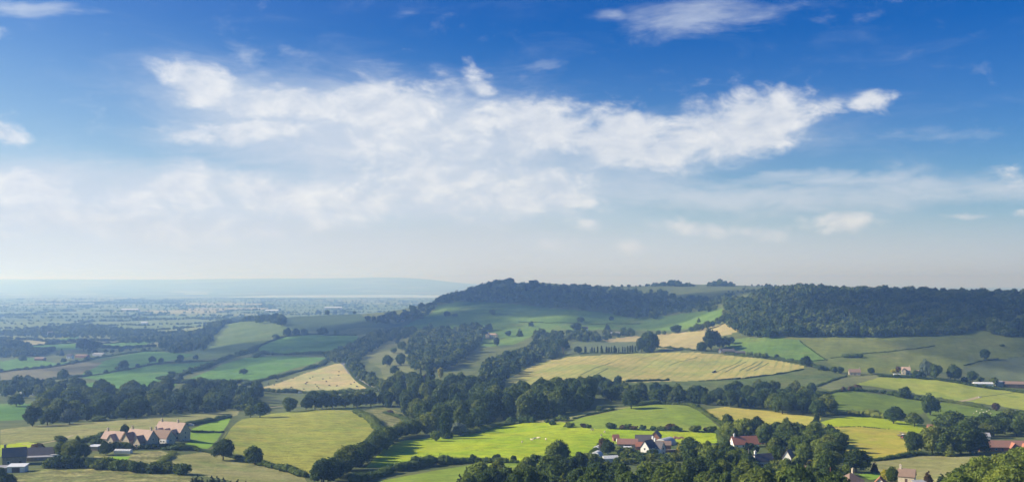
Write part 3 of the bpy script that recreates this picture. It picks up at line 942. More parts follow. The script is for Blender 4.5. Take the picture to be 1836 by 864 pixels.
def grow_all(most=300):
    """trees past the first 300 of a kind, smallest and best hidden first, go together into one mass"""
    X = np.array([[q['p'][0], q['p'][1], q['p'][2]] for q in REQ])
    hp = np.array([q['h'] for q in REQ]) * FOC / X[:, 1]
    wp = hp * np.array([{'poplar': .12, 'tall': .3, 'conifer': .25}.get(q['kind'], .45) * q['wide'] for q in REQ])
    cx_, py_ = to_px(X[:, 0], X[:, 1], X[:, 2])
    cy_ = py_ - hp * .55
    vis = np.zeros(len(REQ))
    offs = [(a, b_) for a in (-.6, -.2, .2, .6) for b_ in (-.6, -.2, .2, .6)]
    for a, b_ in offs:
        sx, sy = cx_ + a * wp, cy_ + b_ * hp * .45
        ell = ((sx[:, None] - cx_[None]) / wp[None]) ** 2 + ((sy[:, None] - cy_[None]) / (hp * .45)[None]) ** 2
        cov = ((ell < .9) & (X[None, :, 1] < X[:, None, 1] - 1)).any(1)
        vis += (~cov) & (sy < 866) & (sx > 0) & (sx < 1836)
    score = hp * wp * (vis / len(offs) + .02) * np.array([q['own'] for q in REQ])
    names = [NAME_OF[q['kind']][0] for q in REQ]
    rest = []
    for nm in sorted(set(names)):
        ids = sorted((i for i in range(len(REQ)) if names[i] == nm), key=lambda i: -score[i])
        for i in ids[:most]:
            grow(**REQ[i])
        rest += ids[most:]
        print(nm, len(ids))
    mats = sorted({REQ[i]['mat'] for i in rest})
    Vs, Qs, Ts, Ms, o = [], [], [], [], 0
    for i in rest:
        q = REQ[i]
        r = random.Random(i)
        V, Q = crown_geo(q['kind'], 'mid' if hp[i] > 14 else 'far', r.randrange(KINDS_SEEDS[q['kind']]))
        a = r.uniform(0, 6.28); c, s = math.cos(a), math.sin(a); w = q['h'] * q['wide']
        Vs.append(np.c_[(V[:, 0] * c - V[:, 1] * s) * w + X[i, 0], (V[:, 0] * s + V[:, 1] * c) * w + X[i, 1], (V[:, 2] - .03) * q['h'] + X[i, 2]])
        Qs.append(Q + o); o += len(V); Ts.append(np.full(len(V), r.random())); Ms.append(np.full(len(Q), mats.index(q['mat'])))
    if rest:
        me = mesh_from('tree_mass', np.concatenate(Vs), np.concatenate(Qs), [LEAF[k] for k in mats], np.concatenate(Ms), tint=np.concatenate(Ts))
        link('tree_mass', me, kind='stuff', label='half hidden trees filling the valley belts between the trees in front', category='trees')


def tree_px(px, py, hpx, kind, mat, label, wide=1.0, group=None):
    p = at(px, py)
    return plant(p, hpx * p.y / FOC, kind, mat, label, group, wide, None, 2.5)


def scatter(poly, spacing, r, tries=40, rmin=300.0):
    """points spread over the ground outlined by photo pixels, at least `spacing` metres apart"""
    W = [at(*p, rmin) for p in poly]
    plan = [(p.x, p.y) for p in W]
    x0, x1 = min(p[0] for p in plan), max(p[0] for p in plan)
    y0, y1 = min(p[1] for p in plan), max(p[1] for p in plan)
    n = int(min(60000, (x1 - x0) * (y1 - y0) / spacing ** 2 * tries * .4)) + 50
    X = r.uniform(x0, x1, n); Y = r.uniform(y0, y1, n)
    k = inside(X, Y, plan)
    X, Y = X[k], Y[k]
    grid, out = {}, []
    for x, y in zip(X, Y):
        i, j = int(x // spacing), int(y // spacing)
        if any((x - a) ** 2 + (y - b_) ** 2 < spacing ** 2 for di in (-1, 0, 1) for dj in (-1, 0, 1) for a, b_ in grid.get((i + di, j + dj), ())):
            continue
        grid.setdefault((i, j), []).append((x, y)); out.append((x, y))
    if not out:
        return np.zeros((0, 3))
    out = np.array(out)
    return np.c_[out, height(out[:, 0], out[:, 1])]


def merged_trees(name, P, H, lod, mat, label, category, wide=1.0, kinds=('broad',), seed=1):
    """a wood that reads as one mass: every tree a full crown, all in one object"""
    r = np.random.default_rng(seed)
    Vs, Qs, Ts, o = [], [], [], 0
    n = len(P)
    var = r.integers(0, 5, n); ang = r.uniform(0, 6.28, n); tint = r.uniform(0, 1, n); kk = r.integers(0, len(kinds), n)
    for i in range(n):
        kd = kinds[kk[i]]
        V, Q = crown_geo(kd, lod, int(var[i]) % KINDS_SEEDS[kd])
        c, s = math.cos(ang[i]), math.sin(ang[i])
        h = H[i]; w = h * wide * (.85 + .3 * tint[i])
        W = np.empty(V.shape, np.float32)
        W[:, 0] = (V[:, 0] * c - V[:, 1] * s) * w + P[i, 0]
        W[:, 1] = (V[:, 0] * s + V[:, 1] * c) * w + P[i, 1]
        W[:, 2] = (V[:, 2] - .05) * h + P[i, 2]
        Vs.append(W); Qs.append(Q + o); o += len(V)
        Ts.append(np.full(len(V), tint[i], np.float32))
    me = mesh_from(name, np.concatenate(Vs), np.concatenate(Qs), [LEAF[mat]], tint=np.concatenate(Ts))
    return link(name, me, kind='stuff', label=label, category=category)


def hedge(pts, h, w, label, mat='green', gap=0.0, name='hedge'):
    """a hedge along the ground: uneven lobes of leaf clumps, one thing"""
    P = ground_line(pts, max(1.2, w * .55))
    r = np.random.default_rng(int(pts[0][0] * 7 + pts[0][1] * 3))
    D = P[0].y
    size = max(.30, D / FOC * .9)
    parts = []
    big = r.uniform(.5, 1.4, len(P) // 4 + 3)
    for i, p in enumerate(P):
        if gap and r.uniform() < gap:
            continue
        f = np.interp(i / 4, np.arange(len(big)), big)
        hh, ww = h * f * r.uniform(.85, 1.15), w * (.55 + .45 * f) * r.uniform(.8, 1.2)
        c = np.array([p.x + r.normal() * w * .10, p.y + r.normal() * w * .10, p.z + hh * .42])
        e = np.array([ww * .62, ww * .62, hh * .58])
        bv, bq = BALL[2]
        parts.append((c + bv * e * (.86 + .1 * r.normal(size=(len(bv), 1)).clip(-1, 1)), bq))
        n = int(np.clip(3.2 * hh * ww / size ** 2 * .55, 10, 90))
        d = r.normal(size=(n, 3)); d[:, 2] = np.abs(d[:, 2]) * .9; d /= np.linalg.norm(d, axis=1, keepdims=True)
        parts.append(leaf_quads(c + d * e * r.uniform(.85, 1.15, (n, 1)), d, size * .62, r, .7))
    V, Q = join(parts)
    return link(name, mesh_from(name, V, Q, [LEAF[mat]]), label=label, category='hedge')
# ------------------------------------------------------------------ woods that read as one mass
def wood(name, poly, spacing, h0, h1, lod, mat, label, category='wood', wide=1.0, kinds=('broad',), seed=1, taper=False):
    r = np.random.default_rng(seed)
    P = scatter(poly, spacing, r)
    H = r.uniform(h0, h1, len(P)) * r.choice([.75, 1.0, 1.0, 1.15], len(P))
    if taper:
        u = P[:, 0] / P[:, 1]; t = (u - u.min()) / (np.ptp(u) + 1e-9)
        H = H * (.35 + .65 * np.sin(np.pi * np.clip(t, .02, .98)) ** .6) * (.8 + .35 * np.sin(t * 23) * np.sin(t * 9 + 1))
    print(name, len(P))
    return merged_trees(name, P, H, lod, mat, label, category, wide, kinds, seed)


wood('hanging_wood', [(1300,572),(1312,592),(1340,603),(1372,608),(1400,603),(1440,604),(1520,604),(1570,604),(1640,603),(1700,600),(1735,597),(1745,590),(1765,594),(1790,603),(1840,606),(2000,606),(2000,534),(1836,532),(1650,527),(1500,523),(1440,520),(1395,524),(1350,536),(1315,552)], 9.0, 10, 16, 'far', 'wood',
     'dark wood hanging on the steep hillside above the wide pasture', wide=1.05, seed=3)
wood('spur_wood', [(650,580),(700,583),(760,572),(772,562),(783,548),(822,543),(880,544),(960,549),(1020,556),(1090,561),(1122,571),(1165,573),(1200,567),(1260,561),(1300,556),(1325,548),(1330,538),(1290,536),(1240,540),(1205,534),(1180,525),(1130,524),(1090,520),(1050,518),(1000,516),(950,512.5),(920,512),(880,512.5),(850,517),(815,530),(780,544),(745,556),(700,566),(665,572)], 10.5, 11, 16, 'tiny', 'wood',
     'long dark wood draped over the spur of the far hill', wide=1.1, seed=4)
wood('ridge_trees', [(925,511.5),(1000,514.5),(1100,518),(1100,516),(1000,513),(930,510.6)], 22, 7, 11, 'tiny', 'wood', 'thin line of trees along the skyline of the spur', 'treeline', seed=5)
wood('ridge_trees', [(1168,514),(1245,514),(1245,512.2),(1168,512.2)], 9, 13, 18, 'tiny', 'wood', 'long skyline clump of trees, first of the two dark clumps on the plateau', 'treeline', seed=6, taper=True)
wood('ridge_trees', [(1266,513.6),(1318,513.8),(1312,512),(1270,512)], 9, 13, 19, 'tiny', 'wood', 'rounded skyline clump of trees, nearer the hanging wood than the long clump', 'treeline', seed=7, taper=True)
wood('ridge_trees', [(1335,515),(1420,516),(1420,513.4),(1335,513)], 14, 7, 11, 'tiny', 'wood', 'low line of skyline trees just above the hanging wood', 'treeline', seed=8, taper=True)
wood('ridge_trees', [(1100,517.5),(1165,514.5),(1165,513.4),(1100,516)], 24, 7, 11, 'tiny', 'wood', 'thin skyline trees between the spur wood and the long clump', 'treeline', seed=18)
wood('scrub', [(1300,530),(1380,524),(1420,519),(1400,516),(1330,520),(1290,528)], 34, 4, 7, 'tiny', 'green', 'scattered scrub on the grassy plateau above the hanging wood', 'scrub', kinds=('bush',), seed=9)
wood('knoll_trees', [(285,624),(300,612),(345,601),(362,596),(372,588),(395,580),(425,573),(432,576),(395,590),(380,606),(378,614),(350,629),(312,634)], 13, 10, 15, 'far', 'wood', 'dark trees climbing the side of the wooded knoll', 'wood', seed=10)
wood('knoll_trees', [(425,574),(450,570),(480,571),(512,578),(516,584),(500,583),(470,576),(440,577)], 13, 9, 13, 'far', 'wood', 'trees crowning the wooded knoll', 'wood', seed=12)
wood('lane_trees', [(583,642),(640,620),(660,606),(680,600),(745,594),(745,604),(700,612),(668,628),(650,640),(640,655),(650,672),(672,690),(690,700),(668,693),(640,676),(632,664),(618,652),(596,650)], 11.5, 9, 14, 'far', 'wood', 'dark trees lining both sides of the winding lane', 'wood', seed=13)
wood('hall_wood', [(735,642),(738,612),(770,598),(850,592),(868,600),(868,610),(845,622),(830,644),(800,664),(770,668),(742,664)], 12.5, 12, 18, 'far', 'wood', 'dark wood in front of the pale hall on the slope', 'wood', seed=14)
wood('dell_wood', [(862,694),(868,664),(900,650),(935,638),(990,612),(1004,615),(1000,640),(940,658),(906,682),(885,694)], 11.5, 12, 17, 'far', 'wood', 'dark wood filling the dell at the lower end of the hay field', 'wood', kinds=('broad', 'tall'), seed=15)
wood('hamlet_trees', [(958,610),(962,600),(990,598),(1010,602),(1060,600),(1072,606),(1060,614),(1020,612),(990,614)], 13, 9, 14, 'far', 'wood', 'clump of trees round the little white house on the far slope', 'wood', seed=16)
wood('hamlet_trees', [(1060,612),(1064,602),(1095,600),(1135,599),(1138,604),(1100,606),(1075,614)], 14, 7, 11, 'far', 'wood', 'trees round the grey roofed farm on the far slope', 'wood', seed=17)
wood('back_belt', [(0,712),(0,694),(60,690),(120,692),(160,694),(160,700),(100,706),(60,714)], 15, 8, 13, 'far', 'wood', 'bluish belt of trees behind the lone spreading tree', 'wood', seed=19)

wood('plain_wood', [(-40,602),(60,590),(140,585),(200,589),(290,599),(200,606),(100,607)], 17, 8, 13, 'tiny', 'wood', 'dark band of woodland across the near plain behind the far farm', 'wood', seed=25)
wood('plain_wood', [(-40,642),(-30,612),(40,616),(58,628),(40,641)], 15, 9, 14, 'far', 'wood', 'dark wood at the view edge beside the cool green plain pasture', 'wood', seed=26)
wood('plain_wood', [(195,606),(250,598),(330,596),(345,602),(290,616),(220,616)], 16, 8, 13, 'tiny', 'wood', 'dark wood between the plain hedges and the wooded knoll', 'wood', seed=27)

wood('undergrowth', [(75,757),(70,742),(95,720),(110,706),(160,702),(250,705),(320,703),(420,705),(460,706),(466,722),(453,737),(425,734),(330,742),(240,749),(150,755)], 10, 3.5, 7.5, 'far', 'green', 'bushy undergrowth below the trees of the broad valley belt', 'undergrowth', kinds=('bush',), seed=28)
wood('undergrowth', [(1105,716),(1140,708),(1200,716),(1300,706),(1380,706),(1460,710),(1476,726),(1400,734),(1300,727),(1235,724),(1190,722),(1140,721)], 10, 3, 6, 'far', 'green', 'bushy undergrowth below the trees behind the striped knoll', 'undergrowth', kinds=('bush',), seed=29)
wood('undergrowth', [(830,890),(900,866),(960,854),(1042,853),(1105,866),(1150,868),(1200,860),(1245,842),(1290,832),(1330,838),(1400,838),(1440,846),(1500,852),(1515,880),(1500,895)], 7.5, 2.2, 4.5, 'far', 'green', 'garden shrubs and undergrowth between the bottom edge village trees', 'undergrowth', kinds=('bush',), seed=30)

# hedgerow trees and copses of the plain, thinning into the haze
r_ = np.random.default_rng(21)
n_ = 420000
DD = 1 / r_.uniform(1 / 11500, 1 / 1900, n_)
UU = r_.uniform(-.60, .06, n_)
XX = DD * UU
v_, e_ = cells(XX, DD)
zz_ = height(XX, DD)
px_, py_ = to_px(XX, DD, zz_)
edge_w = np.where(DD < 4000, 3.2, 2.5 + DD / 2200)
copse = (v_ > .86) & (v_ < .94)
m_ = ((e_ < edge_w) & (v_ * 7.3 % 1 > .12)) | (copse & (r_.uniform(size=n_) < .22)) | (r_.uniform(size=n_) < .0012)
m_ &= (zz_ < 30) & (px_ < 800) & (DD < 9000) & ((DD > 2150) | (py_ < 640) & (px_ < 300))
fx = np.zeros(n_, bool)
for lab, mt, poly, d0, d1 in F:
    if d1 > 2100:
        fx |= inside(px_, py_, poly) & (DD < 3600)
m_ &= ~fx
sel = np.nonzero(m_)[0][:26000]
for lo_, hi_, lod_, lab_ in ((0, 3600, 'tiny', 'dark hedgerow trees and copses on the nearer plain'), (3600, 20000, 'speck', 'hazy lines of hedgerow trees across the far plain')):
    s_ = sel[(DD[sel] >= lo_) & (DD[sel] < hi_)]
    if lod_ == 'speck':
        LODS['speck'] = (10, .22, 1)
        KS = 'bush'
    Pm = np.c_[XX[s_], DD[s_], zz_[s_]]
    Hm = r_.uniform(4, 9, len(s_))
    print(lab_, len(s_))
    merged_trees('plain_trees', Pm, Hm, lod_, 'wood', lab_, 'treeline', 1.15 if lod_ == 'tiny' else 1.3, ('broad',) if lod_ == 'tiny' else ('bush',), 22)
# ------------------------------------------------------------------ belts of trees one can tell apart: one thing each
_U = ['', 'first', 'second', 'third', 'fourth', 'fifth', 'sixth', 'seventh', 'eighth', 'ninth', 'tenth', 'eleventh', 'twelfth', 'thirteenth', 'fourteenth', 'fifteenth', 'sixteenth', 'seventeenth', 'eighteenth', 'nineteenth', 'twentieth']
_T = {20: 'twenty', 30: 'thirty', 40: 'forty', 50: 'fifty', 60: 'sixty', 70: 'seventy', 80: 'eighty', 90: 'ninety'}


def ordinal(n):
    if n <= 20:
        return _U[n]
    if n > 99:
        return 'hundred and ' + ordinal(n - 100) if n > 100 else 'hundredth'
    t, u = n // 10 * 10, n % 10
    return _T[t][:-1] + 'ieth' if u == 0 else _T[t] + '-' + _U[u]


SHAPE = {'broad': 'round', 'tall': 'slender', 'poplar': 'slim', 'cedar': 'spreading', 'bush': 'low', 'conifer': 'pointed'}
HUE = {'green': 'green', 'deep': 'dark green', 'fresh': 'light green', 'copper': 'copper red', 'golden': 'golden', 'silver': 'silvery', 'russet': 'russet', 'conifer': 'dark', 'wood': 'dark green'}
NOUN = {'broad': 'tree', 'tall': 'tree', 'poplar': 'poplar', 'cedar': 'tree', 'bush': 'bush', 'conifer': 'conifer'}


def belt(poly, spacing, h0, h1, where, group, kinds=('broad',), mats=('green', 'deep'), wide=1.0, seed=1, points=None, rmin=300.0, clear=()):
    """trees spread over a patch of ground (or at given points); each says which one it is, counted along the belt"""
    r = np.random.default_rng(seed)
    P = scatter(poly, spacing, r, rmin=rmin) if points is None else points
    P = P[np.argsort(P[:, 0] / P[:, 1])]
    rr = random.Random(seed)
    for i, p in enumerate(P):
        kd, mt = rr.choice(kinds), rr.choice(mats)
        h = rr.uniform(h0, h1)
        bx, by = to_px(*p)
        for x0, x1, ym in clear:                       # kept low where the village looks out over it
            if x0 < bx < x1:
                h = min(h, (by - ym) * p[1] / FOC)
        if h < 2.0:
            continue
        plant(p, h, kd, mt, f'{HUE[mt]} {SHAPE[kd]} {NOUN[kd]}, {ordinal(i + 1)} from the left in {where}', group, wide * rr.uniform(.8, 1.22), seed * 1000 + i)
    print(group, len(P))


def row_points(pts, spacing, jit=1.5, seed=1):
    r = np.random.default_rng(seed)
    L = ground_line(pts, 1.0)
    out, acc, last = [], spacing, L[0]
    for p in L:
        acc += (p - last).length; last = p
        if acc >= spacing:
            acc = r.uniform(-.25, .25) * spacing
            x, y = p.x + r.normal() * jit, p.y + r.normal() * jit
            out.append((x, y, float(height(x, y))))
    return np.array(out)


belt([(70,758),(66,742),(95,718),(110,704),(160,700),(250,703),(320,701),(420,703),(462,704),(468,722),(455,738),(425,735),(330,743),(240,750),(150,756)], 21.5, 11, 17, 'the belt above the long pale meadow', 'trees of the broad valley belt', mats=('green', 'deep', 'wood'), wide=1.12, seed=31)
belt(None, 0, 12, 15.5, 'the row topping the great ripe meadow', 'trees topping the great ripe meadow', wide=1.05, seed=32, points=row_points([(522,738),(560,734),(600,731),(640,729),(690,727)], 9.5, 1.5, 2))
belt([(690,706),(740,692),(800,694),(860,698),(905,704),(885,722),(872,752),(850,776),(800,786),(768,781),(745,762),(722,738),(692,728)], 15.5, 12, 18, 'the wood beside the bright pastures', 'trees of the valley wood', kinds=('broad', 'broad', 'broad', 'tall'), mats=('green', 'deep', 'green', 'deep', 'wood'), seed=33)
belt([(872,756),(880,736),(950,718),(1060,714),(1062,734),(1010,744),(950,755)], 11.5, 17, 21, 'the tall plantation above the farm', 'trees of the tall plantation', kinds=('tall',), mats=('deep', 'green'), seed=34, wide=1.05)
belt([(1062,714),(1066,694),(1108,690),(1125,704),(1200,714),(1300,704),(1380,704),(1460,708),(1478,726),(1400,735),(1300,728),(1235,726),(1190,723),(1140,722),(1110,722)], 15, 8, 15, 'the belt behind the striped knoll', 'trees behind the striped knoll', mats=('green', 'deep', 'wood'), seed=35)
belt([(1378,742),(1382,728),(1420,722),(1462,728),(1484,738),(1478,748),(1430,743)], 15, 13, 17, 'the copse behind the barley field', 'trees of the copse behind the barley', mats=('deep', 'green'), wide=1.1, seed=36)
belt([(815,905),(832,876),(900,862),(960,850),(1042,850),(1105,862),(1150,864),(1200,856),(1245,838),(1290,838),(1330,850),(1400,846),(1440,852),(1500,852),(1515,880),(1500,905)], 10.4, 6.5, 12.0, 'the bottom edge village', 'village trees along the bottom edge', kinds=('broad', 'broad', 'broad', 'tall', 'tall', 'conifer'), mats=('green', 'green', 'deep', 'fresh', 'deep', 'fresh'), seed=37, clear=((1052, 1216, 828), (1343, 1392, 837), (1402, 1428, 832), (1503, 1550, 872), (1040, 1052, 815), (1216, 1232, 815)))
belt([(1300,795),(1305,778),(1345,780),(1390,778),(1440,775),(1480,778),(1512,806),(1500,830),(1430,815),(1395,806),(1368,800),(1345,782)], 10.5, 8, 12.5, 'the clump beside the red roofed house', 'trees beside the red roofed house', mats=('green', 'deep', 'green', 'fresh'), wide=1.05, seed=38)
belt([(1250,836),(1262,816),(1305,812),(1340,824),(1345,838),(1300,842)], 8.5, 5.5, 9, 'the gardens below the red roofed house', 'garden trees below the red roofed house', kinds=('broad', 'tall', 'broad'), mats=('green', 'fresh', 'deep'), seed=51, clear=((1310, 1362, 806),))
belt([(1390,836),(1388,816),(1404,808),(1432,812),(1500,822),(1502,850),(1430,848)], 9.5, 6, 10.5, 'the gardens round the white pointed gable', 'garden trees round the white pointed gable', mats=('green', 'deep', 'fresh'), seed=52, clear=((1400, 1430, 833),))
belt([(1705,910),(1718,886),(1752,866),(1800,850),(1870,842),(1900,850),(1900,910)], 8.5, 7.5, 10.5, 'the sunlit bottom right corner group', 'sunlit trees in the bottom right corner', mats=('fresh', 'green', 'fresh'), wide=1.1, seed=39)
belt([(1722,786),(1740,774),(1780,766),(1840,760),(1890,766),(1890,782),(1800,784)], 14, 9, 14, 'the group behind the long tiled building', 'trees behind the long tiled building', mats=('deep', 'green'), wide=1.1, seed=40)
belt(None, 0, 12, 17, 'the dark row before the copper beech', 'dark row before the copper beech', mats=('deep', 'deep', 'green'), wide=1.05, seed=41, points=row_points([(1645,814),(1680,816),(1720,814),(1752,811)], 6.5, 1.5, 5))
belt(None, 0, 6.5, 11.5, 'the row above the hay field', 'slim poplars above the hay field', kinds=('poplar',), mats=('conifer', 'deep'), wide=1.15, seed=42, points=row_points([(1047,633),(1080,633),(1143,631)], 3.9, .8, 6))
belt(None, 0, 7, 12, 'the row beside the vivid pasture', 'trees parting the two meadows', mats=('green', 'deep'), wide=1.1, seed=43, points=row_points([(575,868),(605,856),(628,846),(648,828),(668,814),(688,800),(704,788),(722,782),(745,778)], 6.5, 1.2, 7))
belt(None, 0, 3.0, 5.2, 'the dotted hedge below the striped knoll', 'bushes of the dotted hedge', kinds=('bush',), mats=('deep', 'russet', 'green'), wide=1.35, seed=44, points=np.array([list(at(x, y)) for x, y in ((1020,766),(1047,766),(1055,767),(1096,768),(1117,769),(1128,769),(1136,770),(1152,770),(1171,771),(1184,771),(1193,771),(1201,771),(1213,772),(1247,773),(1266,773),(1276,774))]))
belt(None, 0, 4, 6, 'the clipped row below the dark barns', 'clipped bushes below the dark barns', kinds=('bush',), mats=('deep', 'green'), wide=1.25, seed=45, points=np.array([list(at(x, y)) for x, y in ((88,838),(97,838),(108,838),(119,838),(132,838),(141,838),(152,837),(162,838),(183,840),(194,841),(206,842),(217,843),(229,843),(243,846),(256,846),(268,847),(285,846),(300,847),(325,850))]))
belt(None, 0, 5, 8, 'the group below the dry sloping meadow', 'dark spruces below the sloping meadow', kinds=('conifer',), mats=('conifer',), wide=1.25, seed=46, points=np.array([list(at(x, y)) for x, y in ((345,876),(353,880),(362,876),(371,882),(380,878),(390,880),(401,882),(413,884),(426,886),(440,888))]))
belt(None, 0, 6.5, 9, 'the row under the sunlit grass strip', 'spruces under the sunlit strip', kinds=('conifer',), mats=('conifer', 'deep'), wide=1.3, seed=47, points=np.array([list(at(x, y)) for x, y in ((825,880),(840,884),(868,882),(880,878),(893,876),(906,874),(918,872))]))
belt(None, 0, 2.5, 5.0, 'the farm garden below the white farmhouse', 'bushes of the farm garden', kinds=('bush',), mats=('green', 'deep', 'fresh', 'green'), wide=1.3, seed=49, points=np.array([list(at(x, y)) for x, y in ((1052,822),(1058,828),(1066,826),(1076,829),(1112,812),(1118,817),(1123,823),(1130,815),(1136,820),(1142,814),(1146,823),(1152,819),(1110,830),(1122,832),(1136,830),(1150,830),(1164,826),(1178,822),(1190,824),(1204,820),(1212,826),(1226,822),(1170,819),(1196,830))]))
belt(None, 0, 11, 15, 'the row rising to the hill wood', 'trees rising to the hill wood', mats=('deep', 'wood'), seed=48, points=np.array([list(at(x, y)) for x, y in ((1250,594),(1258,592),(1268,590),(1277,587),(1287,583),(1296,579))]))

